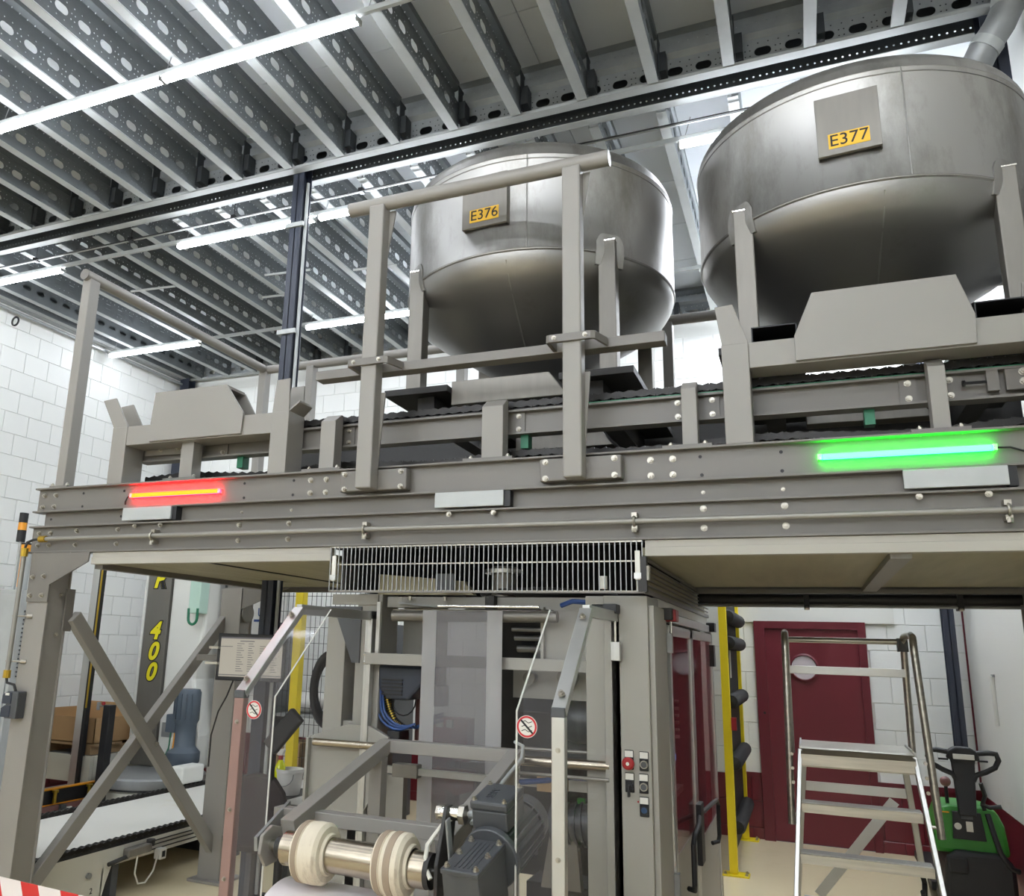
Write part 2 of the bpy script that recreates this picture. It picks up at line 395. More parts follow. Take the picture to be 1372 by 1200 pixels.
# ledge over the red band
t = MB().box(-.66, -.47, YB - .012, YB + .02, .56, .60).build('trim_1', 'door_red_frame'); tag(t, 'red ledge on the back wall left of the door', 'ledge', kind='structure')
t = MB().box(.53, XR, YB - .012, YB + .02, .56, .60).build('trim_2', 'door_red_frame'); tag(t, 'red ledge on the back wall right of the door', 'ledge', kind='structure')
t = MB().box(1.335, 1.349, YB - .015, YB, .6, 5.3).build('trim_3', 'door_red_frame'); tag(t, 'thin red strip running up the right back corner', 'trim', kind='structure')
t = MB().box(XL, XL + .07, YB - .02, YB, 5.0, 5.3).build('trim_4', 'door_red_frame'); tag(t, 'short red strip high in the left back corner', 'trim', kind='structure')

# ------------------------------------------------------------------ ceiling: deck boards on perforated joists and double channel beams
ceil = MB().box(XL - .1, XR + .1, YF, YB + .1, HD + .03, HD + .15).build('ceiling', 'deck_board'); tag(ceil, 'grey board ceiling on perforated galvanised joists', 'ceiling', kind='structure')
BW = .4663 * 4; BD = .78
board = MB(); board.box(-BW / 2 + .003, BW / 2 - .003, -BD / 2 + .003, BD / 2 - .003, 0, .03); board = mesh_only(board, 'deck_board', 'deck_board', 0)
for i in range(6):
    for j in range(17):
        yc = 4.305 + BD * (j - 10) + BD / 2 + (.0 if i % 2 else .39 * 0)
        xc = .75 + .0 + BW * (.32 - i)
        if yc < YF - .4 or yc > YB + .4: continue
        inst('deck_board', board, ceil, (xc, yc, HD))
def joist_mesh(length):
    """sigma joist along +Y from 0, web on x=0 with stadium holes, flange towards -x"""
    b = MB(); p = .179; n = int(length / p); hz = .11; hl = .05; hr = .03
    inner0 = []
    for k in range(16):
        a = 2 * math.pi * (k + .5) / 16
        cy = (hl - hr) * (1 if math.cos(a) > 0 else -1)
        inner0.append((cy + hr * math.cos(a), hz + hr * math.sin(a)))
    H1 = .205
    for c in range(n + 1):
        y0 = c * p; y1 = min(length, y0 + p); ym = y0 + p / 2
        if y1 - y0 < p * .99:
            b.add([(0, y0, 0), (0, y1, 0), (0, y1, H1), (0, y0, H1)], [(0, 1, 2, 3)]); continue
        inn = [(0, ym + a_, z_) for a_, z_ in inner0]
        # outer points matched to the inner ring by angle
        out = []
        for a_, z_ in inner0:
            dy, dz = a_, z_ - hz
            t_ = min((p / 2) / abs(dy) if dy else 9, ((H1 - hz) if dz > 0 else hz) / abs(dz) if dz else 9)
            out.append([0, ym + dy * t_, hz + dz * t_])
        vs = inn + [tuple(q) for q in out]; m = 16
        fs = [(k, (k + 1) % m, m + (k + 1) % m, m + k) for k in range(m)]
        # the four corners
        base = len(vs); cor = [(0, y1, H1), (0, y0, H1), (0, y0, 0), (0, y1, 0)]
        vs += cor
        for ci, (cy_, cz_) in enumerate(((y1, H1), (y0, H1), (y0, 0), (y1, 0))):
            for k in range(m):
                q0, q1 = out[k], out[(k + 1) % m]
                e = 1e-6
                on_v = lambda q: abs(q[1] - cy_) < 1e-5
                on_h = lambda q: abs(q[2] - cz_) < 1e-5
                if (on_v(q0) and on_h(q1)) or (on_h(q0) and on_v(q1)):
                    if not (on_v(q0) and on_h(q0)) and not (on_v(q1) and on_h(q1)):
                        fs.append((m + k, m + (k + 1) % m, base + ci))
        b.add(vs, fs)
    L = length
    # upper web: sigma step inwards, top flange; bottom flange with lip
    prof = [(0, .205), (-.035, .232), (-.035, .30), (0, .325), (0, .378), (-.065, .378)]
    for (x0, z0), (x1, z1) in zip(prof, prof[1:]): b.add([(x0, 0, z0), (x1, 0, z1), (x1, L, z1), (x0, L, z0)], [(0, 1, 2, 3)])
    web = b
    fl = MB(); fl.box(-.068, .001, 0, L, -.002, .003); fl.box(-.068, -.065, 0, L, 0, .02)
    return web, fl
def put_joists(tagname, length, places, rotz=0, web_mat='galv_web', fl_mat='galv_light'):
    wbm, flm = joist_mesh(length)
    wm = mesh_only(wbm, 'joist_web', web_mat, 0); fm = mesh_only(flm, 'joist_flange', fl_mat, 0)
    for loc in places:
        a = inst(tagname, wm, ceil, loc, (0, 0, rotz)); 
        q = bpy.data.objects.new('flange', fm); C.objects.link(q); q.parent = a
xs = [.75 - .4663 * i for i in range(19)]
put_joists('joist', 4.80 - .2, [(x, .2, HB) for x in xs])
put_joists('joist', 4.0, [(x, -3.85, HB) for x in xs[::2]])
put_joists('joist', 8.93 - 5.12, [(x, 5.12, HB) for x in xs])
# main double channel beam: two perforated channels back to back with the columns between
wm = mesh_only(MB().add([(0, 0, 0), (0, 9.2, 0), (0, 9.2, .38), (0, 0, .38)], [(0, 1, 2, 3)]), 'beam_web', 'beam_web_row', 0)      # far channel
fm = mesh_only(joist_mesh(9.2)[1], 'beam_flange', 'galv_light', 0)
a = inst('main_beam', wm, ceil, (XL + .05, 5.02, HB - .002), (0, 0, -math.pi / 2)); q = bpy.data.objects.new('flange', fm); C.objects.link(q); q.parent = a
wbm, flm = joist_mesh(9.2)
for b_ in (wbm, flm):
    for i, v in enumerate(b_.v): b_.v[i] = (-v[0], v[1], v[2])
wm = mesh_only(wbm, 'beam_web', 'galv_web_lit', 0); fm = mesh_only(flm, 'beam_flange', 'galv_light', 0)
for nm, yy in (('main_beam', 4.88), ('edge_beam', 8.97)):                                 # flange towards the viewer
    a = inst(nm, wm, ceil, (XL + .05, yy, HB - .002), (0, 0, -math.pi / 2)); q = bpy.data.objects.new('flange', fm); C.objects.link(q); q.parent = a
put_joists('edge_beam', 8.7, [(-7.86, .2, HB - .001)])
MB().box(XL + .02, XL + .10, .2, 8.9, HB - .01, HB + .3).build('edge_channel', 'galv', ceil, 0)
# joist end cleats
cl = MB(); cl.box(0, .05, -.09, 0, .06, .20); cl.box(0, .006, -.10, -.01, .03, .33)
cl = mesh_only(cl, 'cleat', 'dark_galv', 0)
for x in xs[:17]:
    inst('cleat', cl, ceil, (x + .004, 4.87, HB)); inst('cleat', cl, ceil, (x + .004, 8.95, HB))
    for zz in (.10, .16): inst('bolt', BOLT, ceil, (x + .006, 4.80, HB + zz), (0, 0, math.pi / 2), (.9,) * 3)
# service pipe, hook and conduits under the ceiling along the left wall
MB().tube([(-7.93, .3, 5.22), (-7.93, 8.9, 5.22)], .018, 8).build('wall_pipe', 'galv', ceil)
MB().tube([(-7.95 + .05 * math.cos(t_ * .4), 6.08, 5.12 + .05 * math.sin(t_ * .4)) for t_ in range(16)], .011, 6, closed=True).build('hook', 'black', ceil)
# short angled ties clipped to the joists
for x, y, l in ((-6.35, 6.15, .55), (-4.75, 6.3, .5), (-5.1, 6.75, .5), (-3.85, 6.5, .45)):
    MB().tube([(x, y, HB - .03), (x + l, y + .05, HB - .03)], .012, 6).build('tie_rod', 'galv_light', ceil)

# dark blue steel columns between the beam channels
def column(name, label, x0, x1, y0, y1, z1, pipe=False):
    c = thing(name, label, 'column', ((x0 + x1) / 2, (y0 + y1) / 2, 0)); tf = .01
    b = MB(); b.box(x0, x1, y0, y0 + tf, 0, z1); b.box(x0, x1, y1 - tf, y1, 0, z1); b.box((x0 + x1) / 2 - .004, (x0 + x1) / 2 + .004, y0, y1, 0, z1); b.build('shaft', 'navy', c)
    return c
c1 = column('steel_column', 'dark blue steel column between the two tanks and left guard rail', -3.49, -3.395, 4.89, 5.01, HD)
MB().tube([(-3.375, 4.93, .1), (-3.375, 4.93, 5.22)], .013, 8).build('conduit', 'galv_light', c1)
for zz in (4.83, 3.95):
    MB().box(-3.52, -3.36, 4.87, 4.89, zz, zz + .035).build('clamp', 'galv_light', c1)
MB().box(-3.455, -3.43, 4.887, 4.889, 3.955, 3.972).build('clamp_slot', 'black', c1)
column('steel_column', 'dark blue steel column standing against the back wall by the ladder', 1.144, 1.234, 8.72, 8.86, 5.3)
column('steel_column', 'dark blue steel column end behind the right tank at the ceiling', 1.135, 1.25, 4.88, 5.02, HD)
column('steel_column', 'dark blue steel column in the far left back corner', XL + .07, XL + .22, 8.82, 8.96, 5.3)

# ------------------------------------------------------------------ LED light lines
def light_row(y, z, x0, x1, segs, label, twin=False):
    t = thing('light_line', label, 'light', ((x0 + x1) / 2, y, z), group='LED light lines under the ceiling')
    MB().box(x0, x1, y - .012, y + .012, z + .026, z + .060).build('rail', 'galv_light', t)
    for a, b_, dy in [(a_, b__, q_) for a_, b__ in segs for q_ in ((-.05, .05) if twin else (0,))]:
        m = MB(); m.cyl((a, y + dy, z), (b_, y + dy, z), .027, 16)
        m.build('tube', 'tube_light', t, 40)
        MB().box(a - .012, a, y - .03, y + .03, z - .022, z + .012).build('end_cap', 'alu', t); MB().box(b_, b_ + .012, y - .03, y + .03, z - .022, z + .012).build('end_cap', 'alu', t)
    k = int((x1 - x0) / 1.45)
    for i in range(k + 1):
        xx = x0 + .1 + i * 1.45
        MB().tube([(xx, y, z + .06), (xx + .04, y, HB + .05)], .003, 5).build('hanger', 'galv', t)
light_row(3.46, 5.15, -5.05, 1.2, [(-4.99, -3.535), (-3.505, -2.117)], 'long lit LED light line nearest the viewer at upper left')
light_row(5.32, 5.15, -7.9, 1.2, [(-7.86, -6.405), (-4.98, -3.56), (-3.497, -2.08), (-.585, .85)], 'LED light line passing behind the dark blue column and the left tank')
light_row(7.40, 5.15, -7.9, 1.2, [(-7.85, -6.45), (-4.942, -3.55), (-3.50, -2.08), (-.6, .85)], 'farthest LED light line near the back wall')
light_row(8.5, 5.15, -.45, 1.25, [(-.40, 1.2)], 'short added fill light line nearest the back wall over the red door', True)  # this and the next short twin lines are added, unseen, to brighten the door bay
light_row(8.0, 5.15, -.40, 1.25, [(-.35, 1.2)], 'short added fill light line second from the back wall over the red door', True)
light_row(7.0, 5.15, -.35, 1.25, [(-.30, 1.2)], 'short added fill light line third from the back wall over the red door', True)
light_row(6.4, 5.15, -.35, 1.25, [(-.30, 1.2)], 'short added fill light line just behind the right tank', True)
for k in range(8):
    light_row(1.55 - 1.95 * k, 5.15, -7.9, 1.2, [(-7.4 + i * 1.48, -6.0 + i * 1.48) for i in range(6)], 'lit LED light line in the hall behind the viewer')
# cable run beside the middle light line
cb = thing('cable_run', 'thin metal cable run hung beside the middle light line', 'cable', (-3.3, 5.22, 5.24))
MB().tube([(-7.9, 5.22, 5.245), (1.2, 5.22, 5.245)], .009, 6).build('pipe', 'galv_light', cb)
MB().tube([(-7.9, 5.19, 5.235), (1.2, 5.19, 5.235)], .006, 6).build('cable', 'black', cb)
for x in (-6.65, -5.45, -4.3, -3.05, -1.6, .2):
    MB().tube([(x, 5.205, 5.225), (x, 5.205, 5.55)], .003, 5).build('hanger', 'black', cb)
    MB().box(x - .02, x + .02, 5.18, 5.235, 5.225, 5.26).build('clip', 'black', cb)
# spiral duct running up the right wall
dc = thing('spiral_duct', 'galvanised spiral air duct on the right wall above the tank', 'duct', (1.2, 5.4, 4.3))
MB().tube([(1.255, 4.68, 5.67), (1.25, 4.68, 5.45), (1.245, 4.68, 5.28), (1.225, 4.69, 5.17), (1.18, 4.70, 5.08), (1.10, 4.73, 4.97), (1.05, 4.78, 4.88), (1.03, 4.88, 4.82), (1.03, 5.1, 4.80), (1.05, 5.5, 4.80), (1.12, 5.70, 4.80), (1.22, 5.80, 4.80), (1.345, 5.83, 4.80)], .078, 20).build('pipe', 'galv', dc)
for p0, p1 in (((1.25, 4.68, 5.42), (1.25, 4.68, 5.38)), ((1.236, 4.685, 5.22), (1.225, 4.69, 5.17)), ((1.13, 4.72, 5.01), (1.10, 4.73, 4.97)), ((1.06, 4.77, 4.90), (1.045, 4.79, 4.87))):
    MB().cyl(p0, p1, .083, 20).build('collar', 'galv_light', dc)
# ------------------------------------------------------------------ steel platform
pf = thing('steel_platform', 'grey painted steel platform frame carrying the conveyor and tanks', 'platform', (-1.5, 4.6, 0))
XA, XZ = -4.31, 1.30
def ibeam(x0, x1, yf, zb, zt, web_y, tf=.010, depth=.085):
    b = MB(); b.box(x0, x1, yf, yf + depth, zt - tf, zt); b.box(x0, x1, yf, yf + depth, zb, zb + tf); b.box(x0, x1, web_y, web_y + .01, zb, zt); return b
ub = ibeam(XA, XZ, 3.61, 2.422, 2.574, 3.645).build('upper_beam', 'paint', pf, 0, bevel=.002)
md = MB().box(XA + .06, XZ, 3.66, 3.70, 2.339, 2.422).build('spacer_beam', 'paint', pf, 0)
lb = ibeam(XA - .01, XZ, 3.61, 2.174, 2.339, 3.645).build('lower_beam', 'paint', pf, 0, bevel=.002)
# beige deck edge strips on both sides of the grille
for a, b_ in ((-3.785, -2.18), (-.612, XZ)):
    de = MB(); de.box(a, b_, 3.622, 3.66, 2.142, 2.173); de.box(a, b_, 3.615, 3.66, 2.103, 2.143); de.build('deck_edge', 'paint_deck', pf, 0, bevel=.002)
bolts(ub, [(-4.258, 3.645, 2.53), (-4.164, 3.645, 2.53), (-4.264, 3.645, 2.46), (-4.168, 3.645, 2.46), (-2.342, 3.645, 2.53), (-2.247, 3.645, 2.53), (-2.341, 3.645, 2.462), (-2.247, 3.645, 2.462),
           (-.582, 3.645, 2.53), (-.486, 3.645, 2.53), (-.582, 3.645, 2.46), (-.487, 3.645, 2.46)], 1.05)
bolts(ub, [(-3.943, 3.645, 2.533), (-3.94, 3.645, 2.453), (-3.623, 3.645, 2.533), (-2.766, 3.645, 2.535), (-2.763, 3.645, 2.455), (-2.448, 3.645, 2.535), (-2.449, 3.645, 2.457), (-.366, 3.645, 2.452), (-.37, 3.645, 2.533), (-.045, 3.645, 2.452), (-.045, 3.645, 2.533)], 1, name='bolt_hole', me=BOLT_DARK)
bolts(lb, [(x, 3.645, z) for x in (-4.26, -4.168) for z in (2.297, 2.224)] + [(x, 3.645, z) for x in (-3.954, -3.636, -2.776, -2.46, -.366, -.044) for z in (2.305, 2.222)])
bolts(lb, [(x, 3.618, 2.318) for x in (-3.486, -3.30, -1.535, -1.309, .439, .668)], .9)
bolts(lb, [(-4.24, 3.625, 2.170), (-3.95, 3.625, 2.170)], .9, (math.pi / 2 * 0, 0, 0))
bolts(md, [(-.365, 3.66, 2.378), (-.046, 3.66, 2.377), (-2.78, 3.66, 2.378), (-2.46, 3.66, 2.378)], .6)
bolts(md, [(-4.2, 3.66, 2.385), (-3.64, 3.66, 2.385)], 1, name='bolt_hole', me=BOLT_DARK)
for a, b_ in ((-3.574, -3.222), (-1.605, -1.255), (.39, .736)):
    p = MB().box(a, b_, 3.600, 3.618, 2.348, 2.422).build('cover_plate', 'galv_light', pf, 0, bevel=.002); p['label'] = 'galvanised cover plate'; p.data.materials[0] = MATS['galv_light']
    q_ = MB().box(b_, b_ + .03, 3.612, 3.66, 2.345, 2.42).build('plate_block', 'black', pf, 0)
# deck of plywood panels on cross members
for a, b_, y0, y1 in ((-3.78, -3.51, 3.66, 5.52), (-3.505, -3.345, 3.66, 4.87), (-3.505, -3.345, 5.03, 5.52), (-3.34, -3.0, 3.66, 5.52), (-2.99, -2.21, 3.66, 5.52), (-.63, .33, 3.66, 5.52), (.35, 1.12, 3.66, 5.52)):
    MB().box(a, b_, y0, y1, 2.112, 2.145).build('deck_panel', 'plywood', pf, 0)
b = MB(); b.box(-2.2, -.64, 3.72, 3.74, 2.17, 2.42); b.box(-2.2, -.64, 3.70, 5.5, 2.40, 2.43); b.build('opening_dark_sheet', 'black', pf, 0)  # added black sheets that block light and keep the opening above the grille dark
MB().box(.325, .40, 3.665, 5.56, 2.085, 2.115).build('cross_member', 'paint_light', pf, 0)
MB().box(-3.80, -3.74, 3.665, 5.5, 2.08, 2.17).build('cross_member', 'paint', pf, 0)
MB().box(-3.0, -2.985, 3.665, 5.5, 2.106, 2.113).build('joint_strip', 'black', pf, 0)
b = MB(); b.box(-4.3, XZ, 5.50, 5.56, 2.075, 2.10); b.box(-4.3, XZ, 5.56, 5.60, 2.09, 2.17); b.box(-4.3, XZ, 5.60, 5.68, 2.17, 2.33); b.box(-4.3, XZ, 5.60, 5.68, 2.42, 2.57); b.build('rear_beam', 'paint', pf, 0)
for y in (3.70, 5.60):
    for x in ((-4.1,) if y < 4 else (-4.1, -2.2, -.3, 1.2)): MB().box(x - .05, x + .05, y, y + .08, 2.33, 2.42).build('packing_block', 'paint', pf, 0)
# columns, gusset and crossed braces on the left side
def hcol(x0, x1, y0, y1, z1, parent, m='paint'):
    b = MB(); b.box(x0, x1, y0, y0 + .012, 0, z1); b.box(x0, x1, y1 - .012, y1, 0, z1); b.box(x0 + .012, x1 - .012, y0 + .01, y1 - .01, 0, z1); b.box(x0 - .05, x1 + .05, y0 - .05, y1 + .05, 0, .02)
    return b.build('column', 'paint_light', parent, 0, bevel=.003)  # same paint as the beams, lightened to make up for weak light low down
c_ = hcol(-4.25, -4.085, 3.612, 3.772, 2.174, pf)
MB().prism([(-4.25, 3.60, 2.172), (-3.79, 3.60, 2.172), (-3.795, 3.60, 2.118), (-4.075, 3.60, 1.985), (-4.075, 3.60, 1.885), (-4.245, 3.60, 1.885)], (0, .012, 0)).build('gusset', 'paint', pf, 0, bevel=.001)
bolts(pf, [(-4.213, 3.60, 2.03), (-4.123, 3.60, 2.034), (-4.216, 3.60, 1.92), (-4.121, 3.60, 1.922)], 1.05)
MB().box(-4.085, -4.072, 3.74, 3.80, 1.72, 1.97).build('brace_plate', 'paint', pf, 0)
bolts(pf, [(-4.08, 3.70, 1.93), (-4.08, 3.70, 1.70)], .9, (0, 0, math.pi / 2))
hcol(-4.15, -3.96, 5.30, 5.46, 2.09, pf)
MB().prism([(-3.96, 5.31, 2.09), (-3.55, 5.31, 2.09), (-3.96, 5.31, 1.93)], (0, .012, 0)).build('gusset', 'paint', pf, 0)
MB().prism([(-3.96, 5.30, .32), (-3.96, 5.30, 0), (-3.86, 5.30, 0)], (0, .012, 0)).build('foot_gusset', 'paint', pf, 0)
hcol(1.12, 1.28, 3.612, 3.772, 2.174, pf); hcol(1.12, 1.28, 5.45, 5.61, 2.09, pf)
MB().bar((-4.125, 5.385, 1.90), (-4.125, 3.80, .32), .085, .055, (1, 0, 0)).build('brace', 'paint_light', pf, 0, bevel=.004)  # braces lightened like the columns, standing in for light under the platform
MB().bar((-4.065, 3.80, 1.81), (-4.065, 5.40, .15), .085, .055, (1, 0, 0)).build('brace', 'paint_light', pf, 0, bevel=.004)
bolts(pf, [(-4.06, 5.33, 1.84), (-4.03, 5.35, .2), (-4.03, 4.6, 1.01)], 1, (0, 0, math.pi / 2))
# front conduit clipped to the lower beam
cd = thing('conduit_pipe', 'thin grey conduit pipe clipped along the lower beam', 'pipe', (-1.6, 3.60, 2.254))
MB().tube([(-4.17, 3.60, 2.256), (1.28, 3.60, 2.252)], .0135, 12).build('pipe', 'conduit_grey', cd)
MB().cyl((-4.20, 3.60, 2.256), (-4.15, 3.60, 2.256), .020, 12).build('gland', 'brass', cd)
for x in (-3.336, -1.984, -.652, .721):
    MB().tube([(x, 3.60 + .02 * math.cos(a), 2.254 + .02 * math.sin(a)) for a in [k * math.pi / 6 for k in range(12)]], .006, 6, closed=True).build('clip', 'bolt_steel', cd)
    MB().box(x - .012, x + .012, 3.60, 3.645, 2.272, 2.292).build('clip_foot', 'bolt_steel', cd); MB().box(x - .012, x + .012, 3.60, 3.645, 2.214, 2.234).build('clip_foot', 'bolt_steel', cd)
    MB().cyl((x, 3.598, 2.222), (x, 3.598, 2.205), .011, 6).build('clip_nut', 'bolt_steel', cd)
vc = thing('conduit_pipe', 'vertical conduit pipe with brass glands beside the left column', 'pipe', (-4.285, 3.57, 1.45))
MB().tube([(-4.285, 3.575, 2.17), (-4.285, 3.575, 1.47)], .014, 12).build('pipe', 'conduit_grey', vc)
MB().cyl((-4.285, 3.575, 2.20), (-4.285, 3.575, 2.15), .021, 10).build('gland', 'brass', vc); MB().cyl((-4.285, 3.575, 1.49), (-4.285, 3.575, 1.445), .021, 10).build('gland', 'brass', vc)
MB().tube([(-4.285, 3.575, 2.20), (-4.28, 3.58, 2.235), (-4.24, 3.59, 2.252), (-4.19, 3.60, 2.256)], .008, 8).build('cable', 'black', vc)
MB().tube([(-4.285, 3.575, 1.45), (-4.27, 3.57, 1.42), (-4.21, 3.57, 1.41), (-4.19, 3.57, 1.375)], .008, 8).build('cable', 'black', vc)
for z in (1.80, 1.54):
    MB().tube([(-4.31, 3.575, z), (-4.20, 3.60, z)], .005, 6).build('clip', 'bolt_steel', vc); MB().cyl((-4.21, 3.59, z), (-4.19, 3.612, z), .012, 8).build('clip_nut', 'bolt_steel', vc)
jb = thing('socket_box', 'dark grey wall socket box on the left column', 'socket', (-4.2, 3.56, 1.22))
MB().box(-4.235, -4.145, 3.55, 3.612, 1.225, 1.375).build('housing', 'motor_grey', jb, 0, bevel=.006)
for z in (1.232, 1.305):
    MB().prism([(-4.262, 3.545, z), (-4.262, 3.545, z + .05), (-4.235, 3.545, z + .065), (-4.19, 3.545, z + .065), (-4.19, 3.545, z)], (0, .05, 0)).build('flap', 'motor_blue', jb, 0, bevel=.004)
MB().box(-4.235, -4.205, 3.542, 3.545, 1.352, 1.366).build('label_tag', 'label_white', jb, 0)

# status lights on the upper beam
def status(name, x0, x1, label, m1, m2, side):
    t = thing(name, label, 'light', ((x0 + x1) / 2, 3.63, 2.498))
    MB().box(x0, x1, 3.630, 3.645, 2.489, 2.507).build('housing', m1, t, 0)
    MB().box(x0 + .010, x1 - .010, 3.620, 3.631, 2.487, 2.509).build('tube', m2, t, 0)
    for x in (x0, x1): MB().box(x - .008, x + .008, 3.620, 3.645, 2.486, 2.510).build('end_cap', 'plexi_edge', t, 0)
    if side < 0: MB().tube([(x0 - .005, 3.632, 2.498), (x0 - .03, 3.632, 2.492), (x0 - .05, 3.636, 2.465), (x0 - .055, 3.644, 2.452)], .004, 6).build('cable', 'black', t)
    else: MB().tube([(x1 + .005, 3.632, 2.498), (x1 + .05, 3.63, 2.496), (x1 + .10, 3.63, 2.475), (x1 + .16, 3.64, 2.44)], .004, 6).build('cable', 'black', t)
status('status_light', -3.549, -2.919, 'glowing red LED status bar on the beam', 'led_red', 'led_red_core', -1)
status('status_light', .10, .707, 'glowing green LED status bar on the beam', 'led_green', 'led_green_core', 1)

# ------------------------------------------------------------------ guard rails
gr = thing('guard_rail', 'grey guard rail with two posts in front of the left tank', 'railing', (-1.43, 3.54, 2.445))
MB().cyl((-2.135, 3.545, 4.003), (-.722, 3.545, 4.006), .0385, 24).build('top_rail', 'paint_light', gr)
for x in (-2.135, -.722): MB().cyl((x - .002, 3.545, 4.004), (x + .002, 3.545, 4.004), .0385, 24).build('end_cap', 'paint', gr)
for x0 in (-2.0, -.945):
    p = MB().box(x0, x0 + .088, 3.505, 3.585, 2.445, 3.985).build('post', 'paint_light', gr, 0, bevel=.008)
    MB().prism([(x0 + .086, 3.575, 3.97), (x0 + .125, 3.575, 3.97), (x0 + .086, 3.575, 3.72)], (0, .01, 0)).build('post_gusset', 'paint_light', p, 0)
    MB().prism([(x0 + .086, 3.575, 2.95), (x0 + .112, 3.575, 2.95), (x0 + .086, 3.575, 2.56)], (0, .01, 0)).build('post_gusset', 'paint_light', p, 0)
    br = MB().box(x0 - .13, x0 + .245, 3.585, 3.645, 2.447, 2.553).build('mounting_bracket', 'paint', gr, 0, bevel=.006)
    xx = x0 - .13
    bolts(br, [(xx + .028, 3.585, 2.536), (xx + .028, 3.585, 2.46), (xx + .345, 3.585, 2.536), (xx + .345, 3.585, 2.46)], 1.0)
    c = MB(); c.prism([(x0 - .075, 3.50, 3.08), (x0 - .06, 3.49, 3.08), (x0 + .135, 3.49, 3.08), (x0 + .155, 3.50, 3.08), (x0 + .19, 3.61, 3.08), (x0 + .18, 3.62, 3.08), (x0 + .145, 3.505, 3.08), (x0 - .055, 3.505, 3.08), (x0 - .055, 3.62, 3.08), (x0 - .075, 3.62, 3.08)], (0, 0, .038))
    c = c.build('clamp', 'paint', gr, 0, bevel=.002)
    bolts(c, [(x0 - .035, 3.49, 3.10), (x0 + .11, 3.49, 3.10)], .8)
MB().box(-2.34, -.50, 3.62, 3.70, 3.075, 3.125).build('mid_rail', 'paint', gr, 0, bevel=.003)

gl = thing('guard_rail', 'grey tubular guard rail around the left end and rear of the platform', 'railing', (-4.13, 4.6, 2.3))
MB().cyl((-4.13, 3.60, 3.972), (-4.13, 5.56, 3.972), .036, 20).build('top_rail', 'paint_light', gl)
MB().cyl((-4.13, 3.597, 3.972), (-4.13, 3.603, 3.972), .0365, 20).build('end_cap', 'paint', gl)
MB().cyl((-4.13, 5.60, 3.972), (XZ, 5.60, 3.972), .036, 20).build('top_rail', 'paint_light', gl)
MB().box(-4.165, -4.095, 3.622, 3.705, 2.574, 3.95).build('post', 'paint_light', gl, 0, bevel=.006)
for x in (-4.135, -3.66, -2.3, -.75, .7): MB().box(x - .035, x + .035, 5.56, 5.64, 2.57, 3.95).build('post', 'paint_light', gl, 0, bevel=.006)
MB().box(-4.20, -4.06, 3.615, 3.70, 2.574, 2.584).build('foot_plate', 'paint', gl, 0)
bolts(gl, [(-4.19, 3.63, 2.584), (-4.07, 3.63, 2.584)], 1, (-math.pi / 2, 0, 0))

# ------------------------------------------------------------------ chain conveyor on the platform
cc = thing('chain_conveyor', 'grey chain conveyor track under the tanks', 'conveyor', (-1.2, 4.5, 2.58))
for yf, wy in ((3.765, 3.80), (5.28, 5.31)):
    b = MB(); b.box(-3.66, 1.22, yf, yf + .08, 2.847, 2.857); b.box(-3.66, 1.22, yf, yf + .08, 2.731, 2.741); b.box(-3.66, 1.22, wy, wy + .01, 2.735, 2.85); tr = b.build('track_beam', 'paint', cc, 0)
    if yf > 4: continue
    for x in (-.475, -.323, -1.244, .459, .61, -2.21, -2.36, -3.05):
        pl = MB().box(x - .032, x + .032, 3.79, 3.80, 2.742, 2.846).build('splice_plate', 'paint', tr, 0)
        bolts(cc, [(x, 3.79, 2.827), (x, 3.79, 2.761)], .95)
for x, w_ in ((-1.394, .11), (-.444, .066), (.519, .062), (-2.315, .09), (-3.25, .09)):
    MB().prism([(x, 3.665, 2.588), (x, 3.745, 2.588), (x, 3.745, 2.90), (x, 3.725, 2.90), (x, 3.665, 2.855)], (w_, 0, 0)).build('support_post', 'paint_light', cc, 0, bevel=.003)
    b = MB(); b.box(x - .083, x + w_ + .06, 3.63, 3.76, 2.575, 2.59); b.build('base_plate', 'paint', cc, 0)
    bolts(cc, [(x - .05, 3.655, 2.59), (x + w_ + .03, 3.655, 2.59)], .9, (-math.pi / 2, 0, 0)); bolts(cc, [(x - .05, 3.655, 2.565), (x + w_ + .03, 3.655, 2.565)], .6)
for x in (.309, -1.217, -2.932):
    MB().box(x - .02, x + .02, 3.80, 3.86, 2.665, 2.735).build('chain_guide', 'green_guide', cc, 0)
MB().box(-3.6, 1.2, 3.78, 3.835, 2.857, 2.866).build('chain_guide', 'chain', cc, 0); MB().box(-.9, 1.2, 3.776, 3.78, 2.858, 2.865).build('chain_guide', 'green_guide', cc, 0)
b = MB(); b.box(-3.62, -3.18, 3.775, 3.79, 2.77, 2.84); tb = b.build('tensioner_plate', 'paint_light', cc, 0); bolts(tb, [(-3.5, 3.775, 2.805), (-3.37, 3.775, 2.805), (-3.24, 3.775, 2.805)], 1.1)
b = MB(); b.box(.80, 1.2, 3.765, 3.785, 2.76, 2.845); tb = b.build('tensioner_plate', 'paint', cc, 0); bolts(tb, [(.86, 3.765, 2.83), (.86, 3.765, 2.79), (1.0, 3.765, 2.83), (1.0, 3.765, 2.79)], 1.1)
MB().box(.735, .775, 3.76, 3.785, 2.76, 2.845).build('tensioner_block', 'paint', cc, 0)
MB().cyl((.735, 3.765, 2.80), (.66, 3.765, 2.80), .006, 8).cyl((.66, 3.765, 2.80), (.65, 3.765, 2.80), .013, 6).build('tension_screw', 'ink', cc)
MB().box(-3.6, 1.2, 5.375, 5.385, 2.60, 3.20).build('rear_guard', 'dark_machine', cc, 0)
